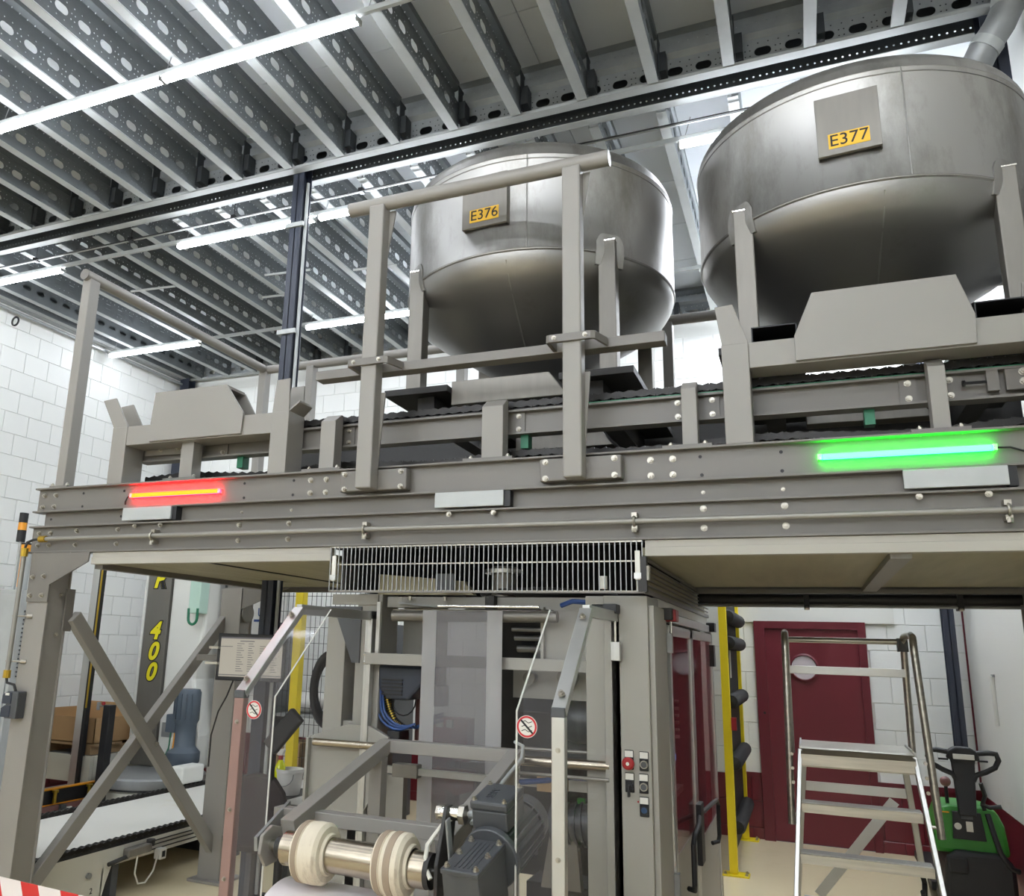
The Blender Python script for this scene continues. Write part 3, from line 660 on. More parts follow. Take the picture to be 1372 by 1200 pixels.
# roller chain, one piece per link pair
lk = MB()
for sy in (-1, 1):
    lk.prism([(-.034, sy * .016 - .003, -.006), (-.028, sy * .016 - .003, -.016), (-.012, sy * .016 - .003, -.012), (.0, sy * .016 - .003, -.009), (.012, sy * .016 - .003, -.012), (.028, sy * .016 - .003, -.016), (.034, sy * .016 - .003, -.006),
              (.034, sy * .016 - .003, .006), (.028, sy * .016 - .003, .016), (.012, sy * .016 - .003, .012), (.0, sy * .016 - .003, .009), (-.012, sy * .016 - .003, .012), (-.028, sy * .016 - .003, .016), (-.034, sy * .016 - .003, .006)], (0, .006, 0))
lk.cyl((-.02, -.018, 0), (-.02, .018, 0), .013, 8); lk.cyl((.02, -.018, 0), (.02, .018, 0), .013, 8)
lk = mesh_only(lk, 'chain_link', 'chain', 35)
ch = thing('drive_chain', 'black oily roller chain running on the conveyor track', 'chain', (-1.2, 3.81, 2.63))
n = int(4.8 / .06)
for k in range(n): inst('chain_link', lk, ch, (-3.6 + k * .06, 3.805, 2.888), scale=(.95, 1.4, 1.25))
for k in range(n): inst('chain_link', lk, ch, (-3.6 + k * .06, 3.83, 2.632 + .012 * math.sin(k * .35)), scale=(.95, 1.2, 1.2))
ch2 = thing('drive_chain', 'black roller chain on the rear conveyor track behind the tanks', 'chain', (-1.2, 5.32, 2.88))
for k in range(0, n): inst('chain_link', lk, ch2, (-3.6 + k * .06, 5.32, 2.888), scale=(.95, 1.4, 1.25))

# ------------------------------------------------------------------ cradles that centre the tanks
def cradle(x0, dz, label, left_horn_only=False):
    t = thing('tank_cradle', label, 'cradle', (x0 + .6, 3.7, 2.574))
    zt, zb = 2.92 + dz, 2.803 + dz
    tl_, tr_ = (.376, .905) if left_horn_only else (.312, .826)
    b = MB(); b.box(x0, x0 + .112, 3.618, 3.775, 2.574, zt); b.build('leg', 'paint_light', t, 0, bevel=.004)
    b = MB(); b.box(x0 + 1.138, x0 + 1.25, 3.618, 3.775, 2.574, zt); b.build('leg', 'paint_light', t, 0, bevel=.004)
    b = MB(); b.box(x0 + .112, x0 + 1.138, 3.622, 3.772, zb, zt - .001); b.build('cross_beam', 'paint_light', t, 0, bevel=.003)
    y0 = 3.606
    MB().box(x0 + tl_, x0 + tr_, y0 + .013, 3.775, zt + .17, zt + .186).build('plate_top', 'paint_light', t, 0)
    b = MB(); b.prism([(x0 + .297, y0, zb + .008), (x0 + .95, y0, zb + .008), (x0 + .955, y0, zt + .012), (x0 + tr_, y0, zt + .187), (x0 + tl_, y0, zt + .187), (x0 + .297, y0, zt + .002)], (0, .013, 0))
    b.build('centring_plate', 'paint_light', t, 0, bevel=.002)
    b = MB(); b.prism([(x0 + .30, 3.775, zt), (x0 + .94, 3.775, zt), (x0 + tr_, 3.775, zt + .18), (x0 + tl_, 3.775, zt + .18)], (0, .012, 0)); b.build('centring_plate', 'paint_light', t, 0)
    for y in (3.62, 3.762):
        MB().prism([(x0 + .003, y, zt - .002), (x0 + .113, y, zt - .002), (x0 - .008, y, zt + .187), (x0 - .105, y, zt + .178)] if not left_horn_only else [(x0 + .003, y, zt - .002), (x0 + .113, y, zt - .002), (x0 + .055, y, zt + .185), (x0 - .02, y, zt + .18)], (0, .012, 0)).build('horn', 'paint_light', t, 0, bevel=.002)
        MB().prism([(x0 + 1.14, y, zt - .002), (x0 + 1.248, y, zt - .002), (x0 + 1.24, y, zt + .185), (x0 + 1.155, y, zt + .182)], (0, .012, 0)).build('horn', 'paint_light', t, 0, bevel=.002)
    MB().prism([(x0 + 1.248, 3.625, zt + .0), (x0 + 1.248, 3.77, zt + .0), (x0 + 1.30, 3.77, zt + .05), (x0 + 1.30, 3.64, zt + .05)], (0, 0, .01)).build('side_lip', 'paint_light', t, 0)
    return t
cradle(-3.744, 0, 'empty grey steel tank cradle at the left end of the platform')
cradle(-.26, .104, 'grey steel tank cradle under the right tank', True)

# ------------------------------------------------------------------ stainless tanks
def text_mesh(body, size, name='lettering', extrude=.0008, shear=0, bold=0.0):
    cu = bpy.data.curves.new(name, 'FONT'); cu.body = body; cu.size = size; cu.extrude = extrude; cu.align_x = 'CENTER'; cu.align_y = 'CENTER'; cu.shear = shear; cu.offset = bold
    ob = bpy.data.objects.new(name, cu); C.objects.link(ob)
    dg = bpy.context.evaluated_depsgraph_get(); me = bpy.data.meshes.new_from_object(ob.evaluated_get(dg)); bpy.data.objects.remove(ob); return me
def put_text(body, size, parent, loc, rot, material, name='lettering', **k):
    me = text_mesh(body, size, name, **k); me.materials.clear(); me.materials.append(MATS[material])
    return inst(name, me, parent, loc, rot)
def tank(xc, yc, dz, code, label, sign_x, base_z, pockets):
    R_ = .808
    t = thing('stainless_tank', label, 'tank', (xc, yc, base_z))
    zs, zw = 3.755 + dz, 4.305 + dz
    body = MB().lathe([(R_ - .004, zs - .012), (R_ + .004, zs - .006), (R_ + .004, zs + .004), (R_, zs + .01), (R_, zw - .012), (R_ + .004, zw - .006), (R_ + .004, zw + .004), (R_ - .001, zw + .012), (R_ - .004, zw + .04), (R_ - .022, zw + .075), (R_ - .055, zw + .105), (R_ - .11, zw + .135), (R_ - .22, zw + .17), (R_ - .4, zw + .20), (R_ - .6, zw + .215), (.001, zw + .22)], (xc, yc, 0), 96).build('shell', 'tank_steel', t, 50)
    MB().lathe([(R_ - .004, zs - .010), (R_ - .012, zs - .05), (R_ - .035, zs - .09), (R_ - .075, zs - .13), (R_ - .14, zs - .18), (R_ - .24, zs - .245), (.30, zs - .42), (.16, zs - .50), (.14, zs - .56), (.0005, zs - .56)], (xc, yc, 0), 96).build('cone', 'tank_cone_steel', t, 50)
    # vertical weld seam and cone seam
    for ang, z0, z1, rr, m_ in ((-1.36, zs, zw, R_ + .0015, 'tank_steel'),):
        MB().cyl((xc + rr * math.cos(ang), yc + rr * math.sin(ang), z0), (xc + rr * math.cos(ang), yc + rr * math.sin(ang), z1), .004, 6).build('weld_seam', m_, t)
    for h_, rr_ in ((zw, .0045), (zw - .024, .0028), (zs, .0045)):
        MB().tube([(xc + (R_ + .001) * math.cos(a), yc + (R_ + .001) * math.sin(a), h_) for a in [k * 2 * math.pi / 96 for k in range(96)]], rr_, 6, closed=True).build('weld_ring', 'tank_cone_steel', t)
    MB().tube([(xc + (R_ - .012) * math.cos(-1.5) , yc + (R_ - .012) * math.sin(-1.5), zs - .05), (xc + (R_ - .075) * math.cos(-1.5), yc + (R_ - .075) * math.sin(-1.5), zs - .13), (xc + (R_ - .24) * math.cos(-1.5), yc + (R_ - .24) * math.sin(-1.5), zs - .245), (xc + .3 * math.cos(-1.5), yc + .3 * math.sin(-1.5), zs - .42)], .004, 6).build('weld_seam', 'tank_steel', t)
    # legs with pads on the shell
    for sx in (-1, 1):
        for sy in (-1, 1):
            lx, ly = xc + sx * .55, yc + sy * .565
            leg = MB().box(lx - .045, lx + .045, ly - .045, ly + .045, base_z + .165, zs + .065).build('leg', 'leg_steel', t, 0, bevel=.005)
            MB().box(lx - .047, lx + .047, ly - .047, ly + .047, zs + .062, zs + .068).build('leg_cap', 'chrome', leg, 0)
            a0 = math.atan2(ly - yc, lx - xc); da = .105
            outline = [(-1, -.14), (-1, .05), (-.9, .085), (-.65, .105), (.65, .105), (.9, .085), (1, .05), (1, -.14)]
            b = MB(); nu, nh = 12, 8
            tops = lambda u: .105 - .05 * max(0, abs(u) - .55) ** 2 / .2
            def pp(u, f_, rr):
                h = -.07 + (tops(u) + .07) * f_; sh = rr - max(0, -h) * .22
                return (xc + sh * math.cos(a0 + u * da), yc + sh * math.sin(a0 + u * da), zs + h)
            for rr in (R_ + .007, R_ - .02): b.v += [pp(-1 + 2 * i / nu, j / nh, rr) for j in range(nh + 1) for i in range(nu + 1)]
            N = (nu + 1) * (nh + 1)
            for j in range(nh):
                for i in range(nu):
                    q = (j * (nu + 1) + i, j * (nu + 1) + i + 1, (j + 1) * (nu + 1) + i + 1, (j + 1) * (nu + 1) + i); b.f.append(q); b.f.append(tuple(k + N for k in reversed(q)))
            rim = [i for i in range(nu + 1)] + [j * (nu + 1) + nu for j in range(1, nh + 1)] + [nh * (nu + 1) + i for i in range(nu - 1, -1, -1)] + [j * (nu + 1) for j in range(nh - 1, 0, -1)]
            for k in range(len(rim)): b.f.append((rim[k], rim[(k + 1) % len(rim)], rim[(k + 1) % len(rim)] + N, rim[k] + N))
            b.build('leg_pad', 'tank_steel', leg, 40)
    # base skid
    for sx in (-1, 1):
        x = xc + sx * .50
        b = MB(); b.box(x - .19, x + .19, yc - .68, yc + .68, base_z + .13, base_z + .165); b.box(x - sx * .03 - .05, x - sx * .03 + .05, yc - .60, yc + .60, base_z, base_z + .13)
        b.build('skid', 'dark_machine', t, 0)
        for sy in (-1, 1):
            MB().box(xc + sx * .55 - .07, xc + sx * .55 + .07, yc + sy * .565 - .07, yc + sy * .565 + .07, base_z + .165, base_z + .18).build('foot', 'leg_steel', t, 0)
    for sy in (-1, 1):
        y = yc + sy * .56
        b = MB(); b.prism([(xc - .31, y - .06, base_z + .20), (xc + .24, y - .06, base_z + .20), (xc + .34, y - .06, base_z + .065), (xc - .31, y - .06, base_z + .065)], (0, .12, 0)); b.build('skid_channel', 'leg_steel', t, 0, bevel=.004)
    if pockets:
        for x0, x1 in pockets:
            b = MB(); zz0, zz1, y0, y1 = 3.024, 3.097, 3.64, 4.1; th = .005
            b.box(x0, x1, y0, y1, zz0, zz0 + th); b.box(x0, x1, y0, y1, zz1 - th, zz1); b.box(x0, x0 + th, y0, y1, zz0, zz1); b.box(x1 - th, x1, y0, y1, zz0, zz1); b.build('fork_pocket', 'black', t, 0)
            MB().box(x0 + th, x1 - th, y0 + .22, y1 - .02, zz0 + th, zz1 - th).build('pocket_dark_fill', 'black', t, 0)  # black tube and set-back block stand in for the shade inside the pocket
    # sign holder with number
    sw, sh = .262, .30; zb_ = 3.90 + dz; ys = yc - math.sqrt(R_ ** 2 - (sign_x - xc) ** 2) - .028
    ang = math.atan2(sign_x - xc, yc - ys); ca, sa = math.cos(ang), math.sin(ang)
    sg = bpy.data.objects.new('sign_holder', None)
    hb = MB(); hb.box(-sw / 2, sw / 2, -.004, 0, 0, sh); hb.box(-sw / 2, -sw / 2 + .004, 0, .04, 0, sh); hb.box(sw / 2 - .004, sw / 2, 0, .04, 0, sh); hb.box(-sw / 2, sw / 2, 0, .025, .006, .012)
    o = hb.build('sign_holder', 'leg_steel', t, 0, local=True, bevel=.0015); o.location = Vector((sign_x, ys, zb_)) - Vector((xc, yc, base_z)); o.rotation_euler = (0, 0, ang)
    lb_ = MB().box(-.085, .085, -.0055, -.004, .03, .105).build('number_label', 'sign_yellow', o, 0, local=True)
    me = text_mesh(code, .082, 'lettering'); me.materials.clear(); me.materials.append(MATS['ink'])
    tx = bpy.data.objects.new('lettering', me); C.objects.link(tx); tx.parent = o; tx.location = (0, -.0062, .067); tx.rotation_euler = (math.pi / 2, 0, 0)
    return t
tank(-1.385, 4.6, -.005, 'E376', 'stainless tank numbered E376 behind the front guard rail', -1.44, 2.915, None)
tank(.395, 4.6, .035, 'E377', 'stainless tank numbered E377 above the green status bar', .325, 2.955, [(-.134, .05), (.70, .90)])
# ------------------------------------------------------------------ wire guard box hung under the platform
wg = thing('wire_guard', 'long wire grille guard under the platform beam', 'grille', (-1.4, 3.6, 1.95))
gy = 3.604; g0, g1 = -2.168, -.622; gz0, gz1 = 1.952, 2.17
rods = MB(); n = 66
for k in range(n + 1):
    x = g0 + (g1 - g0) * k / n; rods.box(x - .0022, x + .0022, gy - .0022, gy + .0022, gz0, gz1)
tag(rods.build('vertical_wires', 'galv', wg, 0), kind='stuff')
for z in (gz0, 2.082, 2.168): MB().box(g0, g1, gy + .002, gy + .006, z - .003, z + .003).build('horizontal_wire', 'bolt_steel', wg, 0)
MB().box(g0, g1, gy - .004, gy + .012, gz0 - .008, gz0).build('bottom_edge', 'paint', wg, 0)
for x in (g0 + .015, g1 - .03):
    MB().box(x, x + .022, gy - .012, gy - .003, 2.0, 2.125).build('hinge', 'label_white', wg, 0, bevel=.002)
    MB().box(x - .004, x + .026, gy - .016, gy - .003, 2.005, 2.03).build('hinge_clip', 'alu', wg, 0)
for z, h in ((2.095, .012), (2.072, .006), (2.052, .006), (2.03, .006), (2.008, .006), (1.985, .006), (1.955, .020)):
    MB().box(-.622, -.612, gy, 6.15, z - h / 2, z + h / 2).build('side_slat', 'paint', wg, 0)
MB().box(-.66, -.64, gy + .05, 6.15, 1.96, 2.09).build('side_backing', 'plywood', wg, 0)
MB().box(-.64, -.605, gy - .01, gy + .03, 1.95, 2.10).build('corner_post', 'dark_machine', wg, 0)
MB().box(-.612, -.596, gy - .005, gy + .035, 2.0, 2.06).build('corner_plate', 'paint_deck', wg, 0)

# ------------------------------------------------------------------ packaging machine under the platform
pm = thing('packaging_machine', 'grey film packaging machine standing under the platform', 'machine', (-1.4, 4.6, 0))
# control column
cc_ = MB().box(-.815, -.622, 3.70, 4.00, 0, 1.94).build('control_column', 'machine_paint', pm, 0, bevel=.004)
MB().box(-.905, -.818, 3.74, 3.98, 0, 1.94).build('frame_post', 'machine_paint', pm, 0, bevel=.004)
MB().box(-.622, -.598, 3.72, 4.0, 0, 1.90).build('frame_post', 'machine_paint', pm, 0, bevel=.003)
# left frame columns
MB().box(-2.40, -2.285, 4.0, 4.14, 1.22, 1.84).build('frame_post', 'machine_paint', pm, 0, bevel=.004)
MB().box(-2.395, -2.34, 4.14, 4.6, .2, 1.84).build('side_panel', 'machine_paint', pm, 0)
MB().box(-2.22, -2.07, 4.0, 4.20, 0, 1.965).build('frame_post', 'machine_paint', pm, 0, bevel=.006)
MB().box(-2.30, -2.22, 4.02, 4.18, 0, 1.30).build('frame_post', 'machine_paint', pm, 0, bevel=.004)
MB().prism([(-2.42, 3.99, 1.895), (-2.19, 3.99, 1.895), (-2.19, 3.99, 1.60), (-2.235, 3.99, 1.60), (-2.34, 3.99, 1.84)], (0, .015, 0)).build('gusset', 'motor_grey', pm, 0)
MB().box(-2.37, -2.09, 3.985, 4.02, 1.905, 1.96).build('head_plate', 'machine_paint', pm, 0)
MB().box(-2.086, -2.066, 3.97, 3.99, 1.655, 1.92).build('white_strip', 'plastic_white', pm, 0)
MB().box(-2.06, -1.80, 4.25, 4.27, 1.42, 1.95).build('inner_panel', 'machine_paint', pm, 0)
MB().prism([(-2.45, 3.96, 1.215), (-2.22, 3.96, 1.29), (-2.10, 3.96, 1.29), (-1.98, 3.96, 1.24), (-2.06, 3.96, .95), (-2.15, 3.96, .80), (-2.45, 3.96, .75)], (0, .03, 0)).build('bearing_plate', 'machine_paint', pm, 0, bevel=.003)
MB().box(-2.45, -2.435, 3.93, 4.3, .6, 1.21).build('bearing_plate', 'machine_paint', pm, 0)
MB().box(-2.42, -2.10, 4.0, 4.25, 0, .95).build('lower_cabinet', 'machine_paint', pm, 0, bevel=.004)
MB().box(-2.10, -1.93, 4.05, 4.10, .45, 1.05).build('lower_bracket', 'machine_paint', pm, 0)
# head beam, rods, rollers
MB().box(-2.05, -.9, 4.02, 4.10, 1.895, 1.95).build('head_beam', 'machine_paint', pm, 0)
MB().cyl((-1.70, 3.90, 1.897), (-1.17, 3.90, 1.897), .007, 10).build('guide_rod', 'chrome', pm)
MB().prism([(-1.97, 3.985, 1.915), (-1.75, 3.985, 1.895), (-1.75, 3.985, 1.90), (-1.97, 3.985, 1.922)], (0, .03, 0)).build('chute_lip', 'galv', pm, 0)
MB().box(-1.475, -1.425, 3.97, 4.02, 1.885, 1.955).build('clamp_block', 'dark_machine', pm, 0, bevel=.003)
for x in (-1.90, -1.70): MB().cyl((x, 3.985, 1.93), (x, 3.985, 1.95), .012, 8).build('knob', 'bolt_steel', pm)
MB().cyl((-1.955, 3.905, 1.845), (-1.08, 3.905, 1.852), .028, 24).build('film_roller', 'leg_steel', pm)
MB().cyl((-1.955, 3.905, 1.877), (-1.1, 3.905, 1.88), .004, 8).build('film_rod', 'chrome', pm)
for z, y, r_ in ((1.80, 4.3, .012), (1.755, 4.35, .014), (1.70, 4.4, .02)):
    MB().cyl((-1.44, y, z), (-1.0, y, z), r_, 12).build('guide_roller', 'alu', pm)
MB().box(-2.115, -.90, 3.915, 3.965, 1.598, 1.655).build('cross_bar', 'machine_paint', pm, 0, bevel=.003)
for z in (1.605, 1.648): MB().cyl((-2.125, 3.93, z), (-2.105, 3.93, z), .010, 8).build('bar_end', 'chrome', pm)
MB().box(-1.18, -1.165, 3.96, 4.0, 1.655, 1.90).build('side_plate_edge', 'machine_paint', pm, 0)
MB().box(-1.165, -.905, 3.99, 4.0, 1.655, 1.90).build('side_plate', 'machine_paint', pm, 0)
MB().box(-1.37, -.92, 4.12, 4.16, 1.46, 1.60).build('drive_plate', 'machine_paint', pm, 0)
MB().cyl((-1.27, 4.11, 1.56), (-1.27, 4.06, 1.56), .03, 16).build('hub', 'leg_steel', pm)
MB().cyl((-1.07, 4.09, 1.57), (-1.07, 4.02, 1.57), .045, 20).build('hub', 'leg_steel', pm)
# lower bars
for x0, x1 in ((-2.06, -1.86), (-1.73, -1.14)): MB().box(x0, x1, 3.79, 3.82, 1.098, 1.128).build('lower_bar', 'machine_paint', pm, 0)
MB().box(-1.86, -1.73, 3.77, 3.83, 1.085, 1.145).build('bar_block', 'leg_steel', pm, 0, bevel=.003)
MB().box(-1.14, -1.01, 3.77, 3.83, 1.085, 1.15).build('bar_block', 'wood', pm, 0, bevel=.003)
MB().box(-1.0, -.87, 3.79, 3.82, 1.095, 1.14).build('lower_bar', 'machine_paint', pm, 0)
MB().cyl((-2.40, 3.93, 1.192), (-2.02, 3.93, 1.196), .019, 16).build('pivot_shaft', 'shaft_steel', pm)
MB().cyl((-1.22, 3.72, 1.215), (-.80, 3.72, 1.22), .022, 16).build('pivot_shaft', 'shaft_steel', pm)
MB().cyl((-1.03, 3.72, 1.218), (-1.015, 3.72, 1.218), .027, 16).build('shaft_collar', 'chrome', pm)
MB().cyl((-1.22, 3.78, 1.26), (-.80, 3.78, 1.263), .008, 10).build('tie_bar', 'leg_steel', pm)
MB().cyl((-1.22, 3.70, 1.165), (-.80, 3.70, 1.168), .008, 10).build('tie_bar', 'leg_steel', pm)
# interior
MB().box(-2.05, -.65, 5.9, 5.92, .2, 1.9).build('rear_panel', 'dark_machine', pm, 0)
MB().box(-1.42, -.92, 4.45, 4.47, 1.10, 1.62).build('inner_panel', 'motor_grey', pm, 0)
MB().box(-1.45, -.90, 4.5, 4.52, 1.62, 1.78).build('inner_panel', 'black', pm, 0)
for k, x in enumerate((-1.36, -1.27, -1.18, -1.06)): MB().box(x, x + .04, 4.46, 4.49, 1.62, 1.76).build('inner_rib', 'motor_grey', pm, 0)
MB().ball((-1.05, 4.3, 1.36), .16, 14, (1.1, .8, .75)).build('blower_housing', 'motor_grey', pm)
MB().box(-1.9, -1.55, 4.75, 4.8, .25, 1.05).build('rear_window', 'plastic_white', pm, 0)
for x in (-1.92, -1.62): MB().box(x, x + .05, 4.6, 4.66, 0, 1.15).build('inner_post', 'motor_blue', pm, 0)
MB().box(-1.94, -1.4, 4.6, 4.66, .62, .70).build('inner_rail', 'motor_blue', pm, 0)
o = MB().box(-1.92, -1.70, 4.35, 4.45, 1.10, 1.32).build('red_bracket', 'red', pm, 0, bevel=.004)
MB().prism([(-1.95, 4.34, 1.06), (-1.66, 4.34, 1.06), (-1.66, 4.34, .96), (-1.76, 4.34, .93), (-1.86, 4.34, .98), (-1.95, 4.34, .98)], (0, .05, 0)).build('red_bracket', 'red', pm, 0)
MB().box(-2.0, -1.93, 3.98, 4.1, 1.18, 1.27).build('sensor_block', 'black', pm, 0, bevel=.004)
for x in (-1.88, -1.82): MB().box(x, x + .035, 4.33, 4.35, 1.27, 1.31).build('connector', 'plastic_white', pm, 0)
MB().cyl((-1.96, 4.3, 1.2), (-1.96, 4.3, 1.55), .03, 14).build('inner_column', 'brown_red', pm)
# dark drive motor hung behind the cross bar
mt = MB(); mt.prism([(-2.085, 4.0, 1.595), (-1.80, 4.0, 1.595), (-1.82, 4.0, 1.50), (-1.90, 4.0, 1.42), (-2.03, 4.0, 1.425), (-2.075, 4.0, 1.48)], (0, .22, 0)); mt = mt.build('drive_motor', 'motor_blue', pm, 0, bevel=.015)
for k in range(5): MB().box(-2.05, -1.93, 3.992, 4.003, 1.445 + k * .018, 1.454 + k * .018).build('motor_fin', 'black', mt, 0)
MB().box(-1.80, -1.72, 4.02, 4.12, 1.40, 1.50).build('valve_block', 'black', pm, 0, bevel=.004)
# hoses
for k, (dx, m_) in enumerate(((0, 'blue_hose'), (.02, 'blue_hose'), (.035, 'blue_hose'))):
    pts = [(-2.085 + dx * .5, 4.02, 1.56 - k * .01)] + [(-1.96 - .125 * math.cos(a) + dx, 4.02, 1.39 - .115 * math.sin(a) + dx * .5) for a in [i * math.pi / 9 for i in range(10)]]
    MB().tube(pts[:-3] + [(-1.90 + dx, 4.05, 1.285), (-1.82, 4.1, 1.30 + dx), (-1.76, 4.15, 1.325 + dx)], .0065, 8).build('air_hose', m_, pm)
hp = [(-2.055, 4.06, 1.49), (-2.05, 4.06, 1.43), (-2.03, 4.06, 1.37), (-1.995, 4.06, 1.31), (-1.95, 4.06, 1.285)]
MB().tube(hp, .015, 10).build('corrugated_hose', 'brass', pm)
for i in range(22):
    t_ = i / 21 * 4; k = min(3, int(t_)); p = Vector(hp[k]).lerp(Vector(hp[k + 1]), t_ - k); dd = (Vector(hp[k + 1]) - Vector(hp[k])).normalized()
    MB().cyl(p - dd * .003, p + dd * .003, .018, 10).build('hose_ring', 'ink', pm)
pts = [(-1.96 + .07 * math.cos(a), 4.08, 1.42 + .08 * math.sin(a)) for a in [math.pi + i * math.pi / 8 for i in range(10)]]
MB().tube(pts, .004, 6).build('cable', 'black', pm)
MB().tube([(-1.06, 3.9, 1.905), (-1.0, 3.88, 1.925), (-.93, 3.88, 1.92), (-.89, 3.9, 1.90)], .012, 8).build('air_hose', 'blue_hose', pm)
MB().tube([(-1.20, 3.66, 1.13), (-1.0, 3.85, 1.14), (-.88, 3.85, 1.12), (-.84, 3.85, 1.30), (-.86, 3.85, 1.55)], .012, 8).build('air_hose', 'blue_hose', pm)
MB().box(-.99, -.955, 3.9, 3.93, .88, 1.05).build('warning_label', 'green', pm, 0)
# lower right blower drive behind the guard
lm = MB(); lm.cyl((-1.10, 3.9, .93), (-.92, 3.9, .95), .085, 20); lm = lm.build('geared_motor', 'motor_grey', pm)
for k in range(5): MB().cyl((-1.08 + k * .03, 3.9, .932 + k * .003), (-1.07 + k * .03, 3.9, .933 + k * .003), .095, 20).build('motor_fin', 'motor_grey', lm)
MB().prism([(-1.10, 3.84, .9), (-1.02, 3.84, 1.0), (-.98, 3.84, .9), (-.96, 3.84, .68), (-1.14, 3.84, .68)], (0, .05, 0)).build('motor_mount', 'leg_steel', pm, 0)
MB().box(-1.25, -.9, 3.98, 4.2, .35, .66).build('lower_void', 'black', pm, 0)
# upper part seen through the grille
MB().box(-2.15, -.7, 5.4, 5.45, 1.95, 2.39).build('rear_panel', 'black', pm, 0); MB().box(-2.19, -2.17, 3.75, 5.45, 1.97, 2.39).build('side_dark_sheet', 'dark_machine', pm, 0)  # black rear panel and side sheet added to keep the space behind the grille dark
MB().lathe([(.02, 0), (.36, 0), (.37, .012), (.36, .03), (.02, .06)], (-1.25, 4.35, 1.965), 48).build('forming_disc', 'dark_machine', pm)
MB().cyl((-1.42, 4.1, 1.955), (-1.42, 4.1, 2.11), .065, 24).build('spout', 'leg_steel', pm)
MB().cyl((-1.42, 4.1, 2.075), (-1.42, 4.1, 2.095), .10, 24).build('spout_flange', 'steel', pm)
MB().prism([(-2.1, 4.0, 1.96), (-1.55, 4.0, 1.96), (-1.6, 4.0, 2.03), (-2.1, 4.0, 2.07)], (0, .05, 0)).build('hopper_side', 'plywood', pm, 0)
MB().box(-1.72, -1.62, 3.9, 3.93, 1.97, 2.06).build('junction_box', 'motor_grey', pm, 0)
MB().cyl((-.80, 3.64, 1.965), (-.80, 3.64, 2.02), .018, 12).build('eye_bolt', 'label_white', pm)
# buttons and switches on the control column
def button(x, z, kind):
    b = MB().box(x - .019, x + .019, 3.694, 3.70, z - .026, z + .052).build('button_plate', 'ink', cc_, 0, bevel=.004)
    MB().box(x - .017, x + .017, 3.692, 3.695, z + .024, z + .049).build('legend', 'label_white', b, 0)
    if kind == 'stop':
        MB().lathe([(.001, -.040), (.018, -.039), (.025, -.033), (.026, -.025), (.018, -.016), (.013, 0)], (x, 3.70, z), 24, 'Y').build('mushroom', 'red', b)
        MB().lathe([(.001, -.042), (.007, -.042), (.007, -.039)], (x, 3.70, z), 16, 'Y').build('mark', 'label_white', b)
    elif kind == 'key':
        MB().lathe([(.001, -.018), (.014, -.018), (.015, 0)], (x, 3.70, z), 20, 'Y').build('barrel', 'black', b)
        MB().box(x - .004, x + .004, 3.66, 3.685, z - .04, z + .006).build('lever', 'black', b, 0)
    else:
        MB().lathe([(.001, -.010), (.0125, -.010), (.0125, -.014), (.016, -.014), (.017, 0)], (x, 3.70, z), 20, 'Y').build('ring', 'bolt_steel' if kind == 'grey' else 'ink', b)
        MB().lathe([(.001, -.012), (.0125, -.012), (.0125, 0)], (x, 3.70, z), 20, 'Y').build('cap', {'grey': 'motor_grey', 'blue': 'blue_button'}[kind], b)
button(-.714, 1.245, 'stop'); button(-.713, 1.155, 'key'); button(-.652, 1.243, 'grey'); button(-.655, 1.155, 'grey'); button(-.655, 1.065, 'blue')
MB().cyl((-.68, 3.70, 1.095), (-.68, 3.697, 1.095), .004, 8).build('lamp_dot', 'red', cc_)

# plastic film web
fm_ = thing('film_web', 'translucent plastic film web hanging from the roller', 'film', (-1.557, 3.87, .5))
def sheet(x0, x1, z0, z1, y, amp, seed, th=.002, nx=10, nz=24):
    b = MB(); rnd = random.Random(seed); ph = [rnd.uniform(0, 6) for _ in range(6)]; vs = []
    for s_ in (0, th):
        for j in range(nz + 1):
            for i in range(nx + 1):
                u, v = i / nx, j / nz; z = z0 + (z1 - z0) * v
                fade = min(1, (z1 - z) / .25)
                vs.append((x0 + (x1 - x0) * u, y + s_ + fade * amp * (math.sin(u * 7 + ph[0] + v * 2) + .6 * math.sin(v * 11 + ph[1] + u * 3) + .5 * math.sin(u * 17 + ph[2])), z))
    m = (nx + 1) * (nz + 1); fs = []
    for j in range(nz):
        for i in range(nx):
            a = j * (nx + 1) + i; q = (a, a + 1, a + nx + 2, a + nx + 1); fs.append(q); fs.append(tuple(reversed([k + m for k in q])))
    return b.add(vs, fs)
sheet(-1.695, -1.424, .45, 1.872, 3.872, .004, 1).build('web', 'film', fm_, 60)
sheet(-1.770, -1.695, .45, 1.874, 3.870, .002, 2, nx=3).build('folded_edge', 'film_fold', fm_, 60)
sheet(-1.424, -1.345, .45, 1.876, 3.870, .002, 3, nx=3).build('folded_edge', 'film_fold', fm_, 60)

